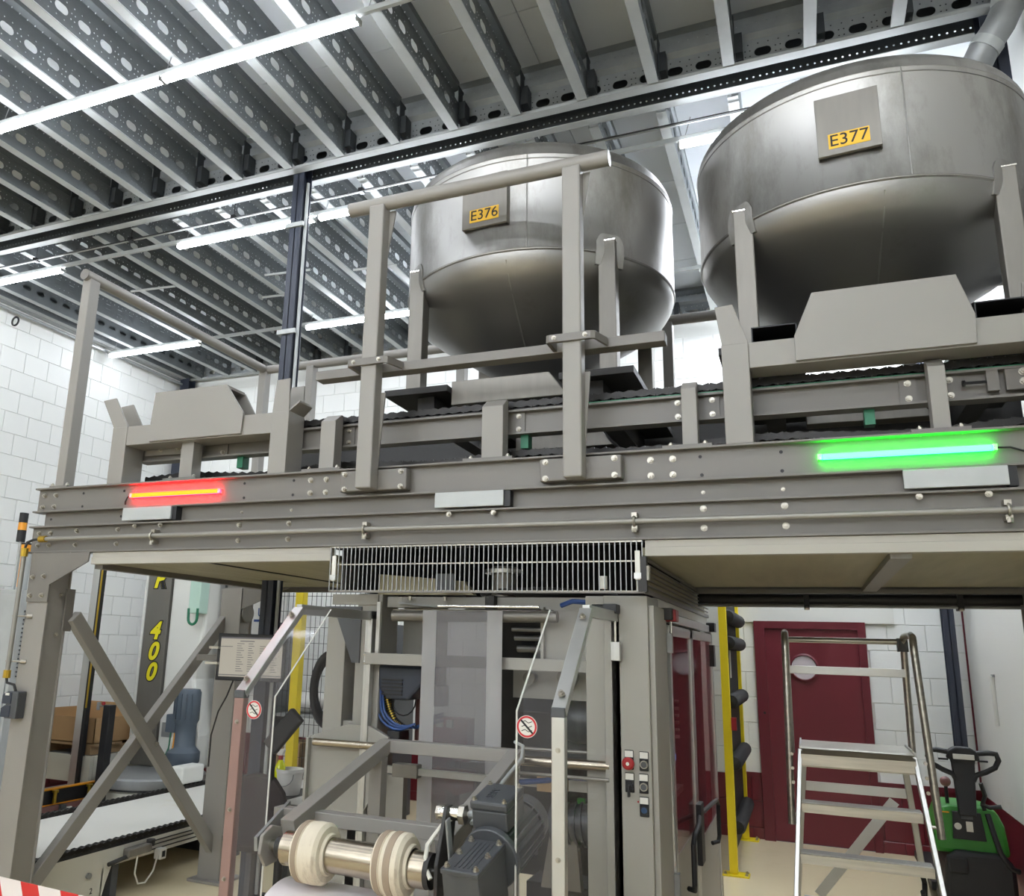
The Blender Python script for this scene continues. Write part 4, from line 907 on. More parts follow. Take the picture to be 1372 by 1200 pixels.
# ------------------------------------------------------------------ clear guards either side of the film reel
def guard(name, label, xs_, xi, y0, ym, y1, zk, zt, sign, colour_low):
    """bent clear guard: side sheet in the plane x=xs_, front return to x=xi, aluminium corner profile"""
    t = thing(name, label, 'guard', (xs_, y0, .1))
    zb = .12
    s_ = .004 if xi < xs_ else -.004
    poly = [(xs_, y0, zb), (xs_, y0, zk), (xs_, ym, zt), (xs_, y1, zt), (xs_, y1, zb)]
    MB().prism(poly, (s_, 0, 0)).build('side_sheet', 'plexi', t, 0)
    MB().prism([(xi, y0, zb), (xs_, y0, zb), (xs_, y0, zk), (xi, y0, zk)], (0, .004, 0)).build('front_sheet', 'plexi', t, 0)
    MB().prism([(xi, y0, zk), (xs_, y0, zk), (xs_, ym, zt), (xi, ym, zt)], (0, .003, -.003)).build('sloped_sheet', 'plexi', t, 0)
    e = MB().tube([(xi, y0 - .001, zb), (xi, y0 - .001, zk), (xi, ym, zt)], .0035, 6).build('sheet_edge', 'plexi_edge', t)
    w_ = .045 if xi < xs_ else -.045; d0 = .0
    MB().box(min(xs_ - w_ / 2, xs_ + w_ / 2), max(xs_ - w_ / 2, xs_ + w_ / 2), y0 - .006, y0 + .03, zb, zk - .012).build('corner_profile', colour_low, t, 0, bevel=.003)
    MB().bar((xs_, y0 + .006, zk), (xs_, ym + .006, zt), .03, .05, (1, 0, 0)).build('sloped_profile', 'alu', t, 0, bevel=.003)
    MB().bar((xs_, ym, zt), (xs_, y1 + .02, zt), .03, .045, (0, 0, 1)).build('top_profile', 'alu', t, 0, bevel=.003)
    MB().box(xs_ - .024, xs_ + .024, y0 - .008, y0 + .032, zk - .014, zk + .018).build('corner_joint', 'motor_grey', t, 0, bevel=.004)
    MB().box(xs_ - .02, xs_ + .02, y1 - .02, y1 + .02, zb, zt).build('rear_profile', 'alu', t, 0, bevel=.003)
    bolts(t, [(xs_, y0 - .006, z) for z in (.55, .80, 1.05, 1.38)], .6)
    dd = Vector((0, ym - y0, zt - zk)).normalized(); ang = math.atan2(zt - zk, ym - y0)
    for f in (.12, .88):
        p = Vector((xs_, y0 + .006, zk)).lerp(Vector((xs_, ym + .006, zt)), f) + Vector((0, -dd.z, dd.y)) * .022
        inst('bolt', BOLT, t, p, (-(math.pi / 2 - ang) * 1.0, 0, 0), (.9,) * 3)
    # no-reaching-in sign on the front sheet
    sx = xi + (xs_ - xi) * sign[0]; sz = sign[1]; r0 = .036
    sg = MB().lathe([(.0005, -.002), (r0, -.002), (r0, 0)], (sx, y0 - .001, sz), 36, 'Y').build('prohibition_sign', 'label_white', t)
    MB().lathe([(r0 * .78, -.003), (r0 * .95, -.003), (r0 * .95, -.001), (r0 * .78, -.001), (r0 * .78, -.003)], (sx, y0 - .001, sz), 36, 'Y').build('ring', 'sign_red', sg)
    MB().bar((sx - r0 * .6, y0 - .0035, sz + r0 * .6), (sx + r0 * .6, y0 - .0035, sz - r0 * .6), .006, .001, (0, 1, 0)).build('slash', 'ink', sg, 0)
    for k in range(3):
        z = sz - .014 + k * .014
        MB().tube([(sx - .018, y0 - .0032, z), (sx - .006, y0 - .0032, z + .005), (sx + .006, y0 - .0032, z - .002), (sx + .018, y0 - .0032, z + .003)], .0013, 5).build('pictogram', 'ink', sg)
    return t
gR = guard('clear_guard', 'clear plastic guard beside the control column', -.764, -.907, 2.77, 3.17, 3.72, 1.496, 1.848, (.25, 1.447), 'alu')
gL = guard('clear_guard', 'clear plastic guard left of the reel unwinder', -2.12, -1.95, 2.88, 3.27, 3.97, 1.485, 1.845, (.56, 1.43), 'profile_pink')
MB().box(-.80, -.74, 3.62, 3.70, 1.86, 1.90).build('hinge_block', 'black', gR, 0, bevel=.004)
MB().cyl((-.86, 3.68, 1.885), (-.78, 3.68, 1.885), .016, 12).build('latch', 'dark_machine', gR)
MB().cyl((-.755, 3.66, 1.86), (-.755, 3.66, 1.72), .005, 8).build('hinge_rod', 'chrome', gR)
MB().box(-.775, -.735, 3.65, 3.69, 1.66, 1.74).build('hinge_plate', 'alu', gR, 0, bevel=.003)
MB().box(-2.14, -2.10, 3.95, 4.0, 1.83, 1.87).build('hinge_block', 'black', gL, 0)

# ------------------------------------------------------------------ reel unwinder: tilted frame, shaft, fabric rollers, gear motor
uw = thing('reel_unwinder', 'tilted grey steel frame of the reel unwinder', 'frame', (-1.5, 3.2, 0))
def arm(x): MB().bar((x, 3.62, 1.245), (x, 2.83, 1.025), .06, .055, (0, 0, 1)).build('arm', 'paint_light', uw, 0, bevel=.003)
arm(-1.82); arm(-1.19)
MB().box(-1.85, -1.16, 3.60, 3.66, 1.215, 1.27).build('cross_tube', 'paint_light', uw, 0, bevel=.003)
MB().box(-1.98, -1.16, 2.97, 3.03, 1.01, 1.06).build('cross_tube', 'paint_light', uw, 0, bevel=.003)
MB().bar((-1.96, 3.05, 1.05), (-1.88, 2.72, .98), .012, .05, (0, 0, 1)).build('link_bar', 'galv', uw, 0)
for x in (-1.83,):
    MB().prism([(x, 2.69, 1.02), (x, 2.75, 1.045), (x, 2.81, 1.03), (x, 2.83, .97), (x, 2.79, .915), (x, 2.72, .91), (x, 2.68, .96)], (-.014, 0, 0)).build('end_plate', 'paint_light', uw, 0, bevel=.003)
MB().prism([(-1.165, 2.70, .86), (-1.165, 2.80, .88), (-1.165, 2.85, 1.12), (-1.165, 2.82, 1.17), (-1.165, 2.77, 1.17), (-1.165, 2.70, 1.0)], (.014, 0, 0)).build('end_plate', 'dark_machine', uw, 0, bevel=.003)
MB().cyl((-1.19, 2.80, 1.145), (-1.10, 2.80, 1.145), .022, 16).build('pin', 'chrome', uw); MB().cyl((-1.115, 2.80, 1.145), (-1.095, 2.80, 1.145), .033, 6).build('pin_nut', 'bolt_steel', uw)
MB().cyl((-1.20, 2.80, 1.145), (-1.18, 2.80, 1.145), .024, 6).build('pin_nut', 'bolt_steel', uw)
for y, z in ((3.55, 0), (3.05, 0)):
    for x in (-1.82, -1.19): MB().box(x - .03, x + .03, y - .03, y + .03, 0, 1.0 if y < 3.3 else 1.2).build('leg', 'paint_light', uw, 0)
MB().tube([(-1.15, 3.42, 1.20), (-1.13, 3.52, 1.25), (-1.15, 3.60, 1.29), (-1.20, 3.64, 1.30)], .007, 8).build('cable', 'galv_light', uw)
MB().tube([(-1.15, 3.42, 1.20), (-1.16, 3.2, 1.13), (-1.15, 3.0, 1.08)], .008, 8).build('cable', 'galv_light', uw)
sh = thing('reel_shaft', 'polished steel shaft roller carrying two fabric rings', 'shaft', (-1.5, 2.75, .97))
MB().cyl((-1.765, 2.75, .976), (-1.205, 2.75, .968), .058, 40).build('sleeve', 'shaft_steel', sh)
MB().cyl((-1.205, 2.75, .968), (-1.188, 2.75, .968), .056, 40).build('end_disc', 'dark_machine', sh)
MB().cyl((-1.84, 2.75, .977), (-1.765, 2.75, .976), .020, 20).build('journal', 'chrome', sh); MB().cyl((-1.188, 2.75, .968), (-1.14, 2.75, .967), .016, 16).build('journal', 'chrome', sh)
MB().cyl((-1.160, 2.75, .967), (-1.152, 2.75, .967), .028, 6).build('nut', 'bolt_steel', sh)
MB().lathe([(.02, 0), (.035, 0), (.035, .02), (.02, .02)], (-1.80, 2.75, .977), 20, 'X').build('collar', 'dark_machine', sh)
def fabric_ring(x0, label):
    t = thing('fabric_ring', label, 'roller', (x0 + .06, 2.75, .87), group=None)
    z = .974; w_ = .118
    MB().lathe([(.058, 0), (.085, 0), (.097, .006), (.101, .02), (.101, .034), (.096, .037), (.101, .040), (.103, .06), (.102, .098), (.094, .106), (.090, .110), (.07, .112), (.066, .122), (.058, .122)], (x0, 2.75, z), 56, 'X').build('wrap', 'canvas', t, 30)
    MB().lathe([(.100, .012), (.1026, .014), (.1026, .032), (.100, .034)], (x0, 2.75, z), 56, 'X').build('worn_band', 'canvas_dark', t, 30)
    MB().lathe([(.101, .052), (.1040, .054), (.1040, .078), (.101, .080)], (x0, 2.75, z), 56, 'X').build('worn_band', 'canvas_dark', t, 30) if x0 > -1.6 else None
    return t
fabric_ring(-1.70, 'left worn cream fabric ring on the steel shaft')
fabric_ring(-1.382, 'right worn cream fabric ring on the steel shaft beside the gear motor')
rl = thing('film_reel', 'pale wound film reel under the fabric rings', 'reel', (-1.5, 2.78, .35))
MB().cyl((-1.80, 2.80, .60), (-1.20, 2.80, .595), .262, 56).build('wound_film', 'tape_white', rl); MB().cyl((-1.82, 2.80, .60), (-1.18, 2.80, .595), .045, 24).build('core', 'cardboard', rl)
# gear motor
gm = thing('gear_motor', 'dark grey gear motor with terminal box on the unwinder', 'motor', (-1.005, 2.68, 1.06)); gm.rotation_euler = (math.radians(14), 0, math.radians(-4))
def L(mb, name, m_, par=gm, bevel=.004, smooth=35): return mb.build(name, m_, par, smooth, bevel, local=True)
L(MB().prism([(-.065, -.13, -.26), (.06, -.13, -.26), (.06, -.13, -.01), (-.065, -.13, -.01)], (0, .21, 0)), 'gearbox', 'motor_grey', smooth=0)
tp = L(MB().box(-.068, .063, -.135, .085, -.012, .004), 'cover', 'motor_grey', smooth=0)
for x in (-.052, .047):
    for y in (-.115, -.025, .065):
        q = bpy.data.objects.new('bolt', BOLT); C.objects.link(q); q.parent = tp; q.location = (x, y, .004); q.rotation_euler = (-math.pi / 2, 0, 0); q.scale = (.75,) * 3
for k in range(5): L(MB().box(-.03 + k * .015, -.026 + k * .015, -.11, .06, .003, .006), 'cover_rib', 'motor_grey', tp, 0, 0)
L(MB().lathe([(.03, .06), (.058, .062), (.062, .075), (.062, .092), (.045, .10), (.03, .105), (.02, .10), (.0005, .085)], (0, -.055, -.17), 28, 'X'), 'output_hub', 'motor_grey')
L(MB().cyl((.09, -.055, -.17), (.105, -.055, -.17), .016, 16), 'output_bore', 'black', bevel=0)
for a in range(6):
    q = bpy.data.objects.new('bolt', BOLT); C.objects.link(q); q.parent = gm; q.location = (.092, -.055 + .05 * math.cos(a * 1.05), -.17 + .05 * math.sin(a * 1.05)); q.rotation_euler = (0, 0, math.pi / 2); q.scale = (.6,) * 3
L(MB().cyl((0, .08, -.06), (0, .11, -.06), .10, 32), 'motor_flange', 'motor_grey')
L(MB().cyl((0, .11, -.06), (0, .36, -.06), .078, 32), 'motor_body', 'motor_grey')
for k in range(22):
    a = 2 * math.pi * k / 22
    if .9 < a < 2.24: continue
    M = Matrix.Rotation(-a, 3, 'Y'); c_ = M @ Vector((.086, .235, 0))
    L(MB().obox((c_.x, c_.y, c_.z - .06), (.026, .23, .005), M), 'fin', 'motor_grey', bevel=0, smooth=0)
L(MB().lathe([(.001, .43), (.06, .43), (.088, .415), (.092, .36), (.088, .355)], (0, 0, -.06), 32, 'Y'), 'fan_cover', 'motor_grey')
tb_ = L(MB().box(-.068, .06, .115, .27, .02, .085), 'terminal_box', 'motor_grey', bevel=.006, smooth=0)
tl = L(MB().box(-.072, .064, .11, .275, .085, .115), 'terminal_lid', 'motor_grey', tb_, .008, 0)
for x in (-.058, .05):
    for y in (.125, .26):
        q = bpy.data.objects.new('bolt', BOLT); C.objects.link(q); q.parent = tb_; q.location = (x, y, .113); q.rotation_euler = (-math.pi / 2, 0, 0); q.scale = (.7,) * 3
L(MB().cyl((-.095, .15, .05), (-.068, .15, .05), .013, 12), 'cable_gland', 'galv_light', bevel=0)
L(MB().tube([(-.09, .15, .05), (-.13, .14, .055), (-.18, .10, .02), (-.205, .04, -.02), (-.20, .0, -.07), (-.17, -.02, -.10)], .008, 8), 'cable', 'cream', bevel=0)
me = text_mesh('SEW', .038, 'lettering', .0015); me.materials.clear(); me.materials.append(MATS['motor_grey'])
q = bpy.data.objects.new('lettering', me); C.objects.link(q); q.parent = tl; q.location = (-.015, .19, .1155); q.rotation_euler = (0, 0, math.pi / 2)
# torque arm strap
L(MB().box(-.10, -.092, -.02, .01, -.20, .10), 'torque_strap', 'galv', smooth=0)

# ------------------------------------------------------------------ glazed cabinet on the machine's right side
cb_ = thing('guard_cabinet', 'grey framed cabinet with tinted doors right of the control column', 'cabinet', (-.62, 5.0, 0))
MB().box(-.90, -.615, 4.02, 6.2, 0, .55).build('base', 'machine_paint', cb_, 0)
MB().box(-.635, -.60, 4.0, 4.08, 0, 1.90).build('frame_post', 'machine_paint', cb_, 0, bevel=.002)
MB().box(-.635, -.60, 6.06, 6.14, .30, 1.90).build('frame_post', 'alu', cb_, 0, bevel=.002)
MB().box(-.635, -.60, 4.08, 6.06, 1.845, 1.89).build('top_rail', 'alu', cb_, 0, bevel=.002)
MB().box(-.66, -.625, 4.0, 6.15, 1.90, 1.95).build('head_panel', 'label_white', cb_, 0)
def cdoor(y0, y1, zsplit):
    d = MB(); d.box(-.606, -.588, y0, y0 + .05, .12, 1.83); d.box(-.606, -.588, y1 - .05, y1, .12, 1.83); d.box(-.606, -.588, y0, y1, 1.78, 1.83); d.box(-.606, -.588, y0, y1, .12, .17)
    d = d.build('door', 'alu', cb_, 0, bevel=.002)
    MB().box(-.600, -.596, y0 + .05, y1 - .05, zsplit, 1.78).build('pane', 'plexi_door', d, 0)
    MB().box(-.602, -.594, y0 + .05, y1 - .05, .17, zsplit).build('lower_panel', 'machine_paint', d, 0)
    return d
d1 = cdoor(4.10, 4.92, .80); d2 = cdoor(4.93, 6.05, .70)
for d_, y, ye in ((d1, 4.86, 4.30), (d2, 4.99, 5.50)):
    MB().tube([(-.575, y, .86), (-.545, (y + ye) / 2, .875), (-.54, ye + (y - ye) * .12, .865), (-.54, ye, .83), (-.54, ye, .66), (-.545, ye + (y - ye) * .05, .63), (-.575, ye + (y - ye) * .12, .625)], .012, 10).build('handle', 'black', d_)
MB().box(-.592, -.565, 4.86, 4.99, .62, .92).build('lock_bar', 'black', cb_, 0, bevel=.004)
for z in (1.70, .66): MB().box(-.60, -.575, 4.07, 4.11, z, z + .09).build('hinge', 'galv', cb_, 0, bevel=.002)
MB().box(-.60, -.57, 5.96, 6.06, 1.62, 1.76).build('hinge', 'black', cb_, 0)
MB().box(-.66, -.565, 4.02, 4.12, 1.85, 1.905).build('switch', 'dark_machine', cb_, 0, bevel=.003); MB().box(-.60, -.552, 4.06, 4.16, 1.845, 1.90).build('switch_head', 'red', cb_, 0, bevel=.004)
MB().box(-.62, -.565, 6.02, 6.14, 1.85, 1.91).build('switch', 'black', cb_, 0, bevel=.004)
MB().cyl((-.58, 4.09, 1.85), (-.58, 4.09, 1.76), .005, 8).build('switch_rod', 'chrome', cb_)
# things seen inside
MB().box(-.72, -.70, 4.15, 4.35, .6, 1.75).build('inner_plate', 'alu', cb_, 0)
MB().box(-.74, -.70, 4.45, 4.5, .55, 1.8).build('inner_rail', 'leg_steel', cb_, 0)
MB().box(-.72, -.66, 4.3, 4.48, 1.2, 1.36).build('valve_block', 'leg_steel', cb_, 0, bevel=.003)
MB().box(-.70, -.62, 4.2, 4.62, 1.02, 1.05).build('inner_arm', 'leg_steel', cb_, 0)
MB().box(-.65, -.645, 4.52, 4.58, 1.17, 1.20).build('display', 'screen_blue', cb_, 0)
for k in range(6): MB().cyl((-.65, 4.62, 1.28 + k * .035), (-.63, 4.62, 1.28 + k * .035), .008, 8).build('fitting', 'bolt_steel', cb_)
MB().cyl((-.60, 6.1, .02), (-.60, 6.1, .3), .014, 10).build('foot_screw', 'bolt_steel', cb_); MB().cyl((-.60, 6.1, 0), (-.60, 6.1, .025), .05, 16).build('foot', 'rubber', cb_)
# ------------------------------------------------------------------ right background: barrier, ladder, pallet truck, black pipe
bp = thing('black_pipe', 'black pipe with clamps along the rear edge of the platform', 'pipe', (.3, 5.62, 2.0))
MB().cyl((-.62, 5.62, 2.048), (1.30, 5.62, 2.048), .036, 20).build('pipe', 'black', bp)
MB().cyl((-.62, 5.60, 2.004), (1.30, 5.60, 2.004), .009, 10).build('conduit', 'galv', bp)
for x in (.02, .83):
    MB().box(x - .015, x + .015, 5.575, 5.67, 1.985, 2.10).build('clamp', 'black', bp, 0, bevel=.003); MB().cyl((x, 5.58, 1.995), (x, 5.575, 1.985), .012, 8).build('clamp_screw', 'bolt_steel', bp)
    MB().box(x - .09, x - .075, 5.60, 5.64, 2.03, 2.10).build('bracket', 'black', bp, 0)

sb = thing('safety_barrier', 'yellow post barrier with black padded fabric beside the red door', 'barrier', (-.64, 8.2, 0))
for y in (7.50, 8.93):
    MB().box(-.668, -.605, y - .03, y + .03, .012, 2.9).build('post', 'yellow', sb, 0, bevel=.004)
    f = MB().box(-.72, -.52, y - .07, y + .07, 0, .012).build('foot_plate', 'yellow', sb, 0)
    bolts(f, [(-.54, y - .04, .012), (-.54, y + .04, .012), (-.70, y - .04, .012)], 1, (-math.pi / 2, 0, 0))
MB().box(-.655, -.635, 7.53, 8.90, .12, 2.9).build('curtain', 'rubber', sb, 0)
for z in (.34, .83, 1.32, 1.80, 2.02):
    MB().lathe([(.0005, 7.56), (.05, 7.57), (.062, 7.62), (.062, 8.80), (.05, 8.86), (.0005, 8.87)], (-.60, 0, z), 16, 'Y').build('padded_roll', 'rubber', sb, 40)
MB().box(-.634, -.630, 8.0, 8.08, 1.50, 1.78).build('data_label', 'label_white', sb, 0)
MB().box(-.60, -.56, 7.44, 7.475, 1.10, 1.20).build('reflector', 'red', sb, 0)

# aluminium platform ladder
ld = thing('platform_ladder', 'aluminium step ladder with platform and hand rails in front of the red door', 'ladder', (.2, 5.2, 0))
def rung(name, x0, x1, y, z, d=.10, h=.045):
    b = MB(); b.box(x0, x1, y, y + d, z - h, z - h + .006); b.box(x0, x1, y, y + d, z - .006, z); b.box(x0, x1, y, y + .006, z - h, z); b.box(x0, x1, y + d - .006, y + d, z - h, z)
    st = b.build(name, 'ladder_alu', ld, 0, bevel=.004)
    for k in range(7): MB().box(x0 + .005, x1 - .005, y + .012 + k * d / 7, y + .02 + k * d / 7, z, z + .004).build('tread_rib', 'alu', st, 0)
    return st
def lx(z): return (-.065 - (1.2 - z) * .085, .47 + (1.2 - z) * .085)
for k, z in enumerate((.968, .738, .51, .28)):
    a, b_ = lx(z); rung('step', a + .012, b_ - .012, 4.93 - .07 * k, z)
# platform with lip
pl = MB().box(-.06, .47, 5.0, 5.46, 1.205, 1.235).build('platform_deck', 'ladder_alu', ld, 0, bevel=.003)
MB().prism([(-.06, 5.03, 1.237), (-.06, 4.985, 1.232), (-.06, 4.965, 1.205), (-.06, 4.965, 1.15), (-.06, 4.985, 1.14), (-.06, 5.03, 1.14)], (.53, 0, 0)).build('front_lip', 'ladder_alu', ld, 0)
for x in (-.066, .468): MB().box(x, x + .008, 5.0, 5.46, 1.13, 1.245).build('side_plate', 'alu', ld, 0)
for s_ in (0, 1):
    p0 = (lx(1.22)[s_], 5.01, 1.22); p1 = (lx(0)[s_], 5.01 - 1.22 / .23 * .07, .02)
    MB().bar(p0, p1, .022, .065, (0, 1, 0)).build('stile', 'alu', ld, 0, bevel=.003)
    MB().ball((p1[0], p1[1], .022), .022, 8).build('foot', 'rubber', ld)
    q0 = (lx(1.15)[s_] + (.02 if s_ == 0 else -.02), 5.42, 1.15); q1 = (lx(0)[s_], 5.80, .02)
    MB().bar(q0, q1, .03, .045, (0, 1, 0)).build('rear_leg', 'alu', ld, 0, bevel=.003); MB().ball((q1[0], q1[1], .022), .022, 8).build('foot', 'rubber', ld)
    # looped side rail
    x0 = -.105 if s_ == 0 else .512; xb = -.125 if s_ == 0 else .553; zt = 1.83
    pts = [(xb, 5.0, .85), (x0, 5.0, zt - .08)] + [(x0, 5.04 - .04 * math.cos(a), zt - .08 + .08 * math.sin(a)) for a in (.5, 1.0)] + [(x0, 5.10, zt), (x0 - .003, 5.36, zt)] + [(x0 - .004, 5.40 + .045 * math.sin(a), zt - .045 + .045 * math.cos(a)) for a in (.5, 1.1)] + [(x0 - .005, 5.45, zt - .08), (x0 - .01, 5.45, 1.16)]
    MB().tube(pts, .0185, 14).build('side_rail', 'ladder_alu', ld)
    MB().cyl((xb, 5.0, .90), (lx(.9)[s_], 5.0, .90), .008, 8).build('rail_bolt', 'bolt_steel', ld)
    for z in (1.20, 1.13, 1.06): MB().cyl((x0, 4.985, z), (x0, 4.97, z), .009, 8).build('rivet', 'bolt_steel', ld)
MB().cyl((-.10, 5.45, 1.80), (.505, 5.45, 1.80), .017, 14).build('top_rail', 'ladder_alu', ld)
MB().box(.475, .53, 5.425, 5.475, 1.745, 1.82).build('rail_joint', 'motor_grey', ld, 0, bevel=.003)
MB().box(-.10, .505, 5.432, 5.438, 1.605, 1.65).build('mid_rail', 'alu', ld, 0, bevel=.002)
MB().box(-.07, .475, 5.50, 5.51, .955, 1.005).build('rear_brace', 'alu', ld, 0)
MB().bar((.40, 5.55, .93), (-.02, 5.70, .36), .055, .006, (0, 1, 0)).build('diagonal_brace', 'alu', ld, 0)
MB().box(-.10, .51, 5.70, 5.71, .30, .35).build('rear_brace', 'alu', ld, 0)
for x in (.45,):
    b = MB(); b.tube([(x, 5.02, .70), (x + .02, 5.10, .62), (x + .01, 5.05, .55), (x, 5.0, .60)], .012, 8); b.build('strap', 'rubber', ld)

# green electric pallet truck
pt = thing('pallet_truck', 'green and black electric pallet truck by the right wall', 'pallet truck', (1.0, 7.2, 0))
X0, Y0 = 1.0, 7.15
MB().prism([(.74, Y0, .40), (1.20, Y0, .40), (1.18, Y0, .60), (1.14, Y0, .70), (1.06, Y0, .715), (.86, Y0, .715), (.80, Y0, .70), (.76, Y0, .60)], (0, .42, 0)).build('hood', 'green', pt, 0, bevel=.03)
MB().prism([(.76, Y0 - .05, .03), (1.21, Y0 - .05, .03), (1.21, Y0 - .05, .36), (1.15, Y0 - .05, .43), (.86, Y0 - .05, .43), (.80, Y0 - .05, .36)], (0, .45, 0)).build('skirt', 'black', pt, 0, bevel=.03)
MB().box(.80, .93, Y0 - .065, Y0 - .02, .28, .40).build('step_pad', 'rubber', pt, 0, bevel=.02)
MB().prism([(.86, Y0 - .02, .50), (1.06, Y0 - .02, .50), (1.04, Y0 - .02, .68), (.87, Y0 - .02, .68)], (0, .03, 0)).build('panel', 'black', pt, 0, bevel=.004)
MB().lathe([(.0005, -.005), (.022, -.005), (.022, 0)], (.895, Y0 - .02, .585), 20, 'Y').build('dial', 'label_white', pt); MB().box(.945, .985, Y0 - .026, Y0 - .02, .555, .62).build('info_label', 'label_white', pt, 0)
MB().box(.92, .99, Y0 - .026, Y0 - .02, .635, .66).build('display', 'motor_grey', pt, 0)
MB().prism([(.905, Y0 - .07, .66), (1.01, Y0 - .07, .66), (1.035, Y0 - .04, 1.0), (1.05, Y0 - .04, 1.06), (.88, Y0 - .04, 1.06), (.895, Y0 - .04, 1.0)], (0, .06, 0)).build('tiller', 'black', pt, 0, bevel=.012)
hd = MB().prism([(.865, Y0 - .08, 1.03), (1.065, Y0 - .08, 1.03), (1.05, Y0 - .08, 1.09), (1.01, Y0 - .08, 1.115), (.92, Y0 - .08, 1.115), (.88, Y0 - .08, 1.09)], (0, .10, 0)).build('handle_head', 'black', pt, 0, bevel=.012)
MB().box(.90, 1.03, Y0 - .086, Y0 - .08, 1.035, 1.07).build('handle_display', 'label_white', hd, 0, bevel=.003)
for s_ in (-1, 1):
    xc = .965
    MB().tube([(xc + s_ * .08, Y0 - .03, 1.075), (xc + s_ * .16, Y0 - .03, 1.085), (xc + s_ * .205, Y0 - .03, 1.08), (xc + s_ * .215, Y0 - .03, 1.04), (xc + s_ * .19, Y0 - .03, .99), (xc + s_ * .13, Y0 - .03, .955), (xc + s_ * .07, Y0 - .03, .93), (xc + s_ * .05, Y0 - .03, .89)], .018, 12).build('grip', 'black', pt)
    MB().box(xc + (.09 if s_ > 0 else -.15), xc + (.15 if s_ > 0 else -.09), Y0 - .04, Y0 - .02, 1.02, 1.032).build('thumb_lever', 'black', hd, 0)
MB().tube([(1.06, Y0 - .02, .88), (1.08, Y0, .80), (1.06, Y0, .74), (1.07, Y0, .70)], .014, 8).build('cable', 'black', pt)
MB().tube([(1.08, Y0 - .02, .68), (1.10, Y0 - .07, .55), (1.12, Y0 - .09, .45), (1.17, Y0 - .09, .36), (1.22, Y0 - .07, .34)], .018, 8).build('guard_bar', 'black', pt)
MB().tube([(1.05, Y0, .74), (1.10, Y0, .72), (1.17, Y0 - .01, .735)], .014, 8).build('lever', 'black', pt)
MB().ball((.86, Y0 + .1, .86), .035, 10).build('stop_knob', 'brown_red', pt); MB().cyl((.86, Y0 + .1, .71), (.86, Y0 + .1, .85), .012, 8).build('knob_stem', 'black', pt)
MB().box(.80, .85, Y0 - .01, Y0 + .01, .665, .672).build('stripe', 'amber', pt, 0)
MB().tube([(.80, Y0 - .06, .12), (.90, Y0 - .10, .10), (1.0, Y0 - .10, .11), (1.1, Y0 - .08, .15)], .022, 8).build('bumper', 'rubber', pt)
for x in (.82, 1.12): MB().box(x - .08, x + .08, Y0 + .40, Y0 + 1.5, .06, .12).build('fork', 'black', pt, 0, bevel=.006)
for x in (.86, 1.1): MB().cyl((x - .03, Y0 + .15, .05), (x + .03, Y0 + .15, .05), .05, 20).build('wheel', 'rubber', pt)
wm_ = thing('wall_rail', 'short white vertical rail fixed on the right wall', 'rail', (1.34, 8.0, 1.2))
MB().box(1.325, 1.35, 7.93, 7.97, 1.22, 1.60).build('bar', 'white_paint', wm_, 0, bevel=.006); MB().box(1.335, 1.35, 7.90, 7.97, 1.59, 1.61).build('end_fixing', 'galv', wm_, 0)

# ------------------------------------------------------------------ left foreground
tp_ = thing('barrier_tape', 'red and white striped barrier tape at lower left', 'tape', (-2.3, 2.0, .9))
xs_ = -3.35; k = 0
while xs_ < -1.1:
    x2 = xs_ + (.072 if k % 2 == 0 else .09); zl = lambda x: .988 - (x + 2.306) * .028 - .012 * math.sin((x + 3.4) * 1.4) + .0
    MB().prism([(xs_, 2.0, zl(xs_)), (x2, 2.0, zl(x2)), (x2 + .025, 2.006, zl(x2) - .075), (xs_ + .025, 2.006, zl(xs_) - .075)], (0, .0012, 0)).build('stripe', 'tape_red' if k % 2 == 0 else 'tape_white', tp_, 0)
    xs_ = x2; k += 1
for x, lab in ((-3.38, 'thin barrier post holding the left end of the tape'), (-1.08, 'thin barrier post holding the right end of the tape')):
    q = thing('barrier_post', lab, 'post', (x, 2.0, 0)); MB().cyl((x, 2.0, 0), (x, 2.0, .99 if x < -2 else .95), .018, 14).build('pole', 'black', q); MB().cyl((x, 2.0, 0), (x, 2.0, .03), .14, 24).build('base', 'rubber', q)
lc = thing('side_cabinet', 'low grey brown steel cabinet left of the platform column', 'cabinet', (-4.6, 3.95, 0))
MB().box(-4.95, -4.345, 3.80, 3.92, 0, .745).build('body', 'paint', lc, 0, bevel=.004)
MB().box(-4.97, -4.325, 3.775, 3.82, .752, .795).build('top_bar', 'leg_steel', lc, 0, bevel=.006)
MB().box(-4.40, -4.36, 3.792, 3.80, .15, .72).build('door_edge', 'paint', lc, 0)
bolts(lc, [(-4.36, 3.80, .70), (-4.36, 3.80, .45)], .9)

# ------------------------------------------------------------------ left background: conveyor, wrapper, box, cabinet
cv = thing('pallet_conveyor', 'low pallet conveyor with white deck and black side chains', 'conveyor', (-4.88, 5.2, 0))
MB().box(-5.34, -4.38, 3.95, 7.6, .325, .348).build('deck', 'conveyor_top', cv, 0)
for x in (-4.345, -5.375):
    MB().box(x - .022, x + .022, 3.95, 7.6, .33, .352).build('chain_guide', 'black', cv, 0)
    for k in range(58): inst('chain_link', lk, cv, (x, 3.99 + .06 * k, .364), (0, 0, math.pi / 2), (.95, 1.2, 1.0))
MB().box(-4.34, -4.32, 3.95, 4.55, .05, .33).build('side_frame', 'cream', cv, 0); MB().box(-4.34, -4.32, 4.55, 7.6, .22, .33).build('side_frame', 'cream', cv, 0)
MB().prism([(-4.34, 4.54, .22), (-4.34, 4.62, .22), (-4.34, 4.58, .12), (-4.34, 4.56, .05), (-4.34, 4.54, .05)], (.02, 0, 0)).build('side_frame', 'cream', cv, 0)
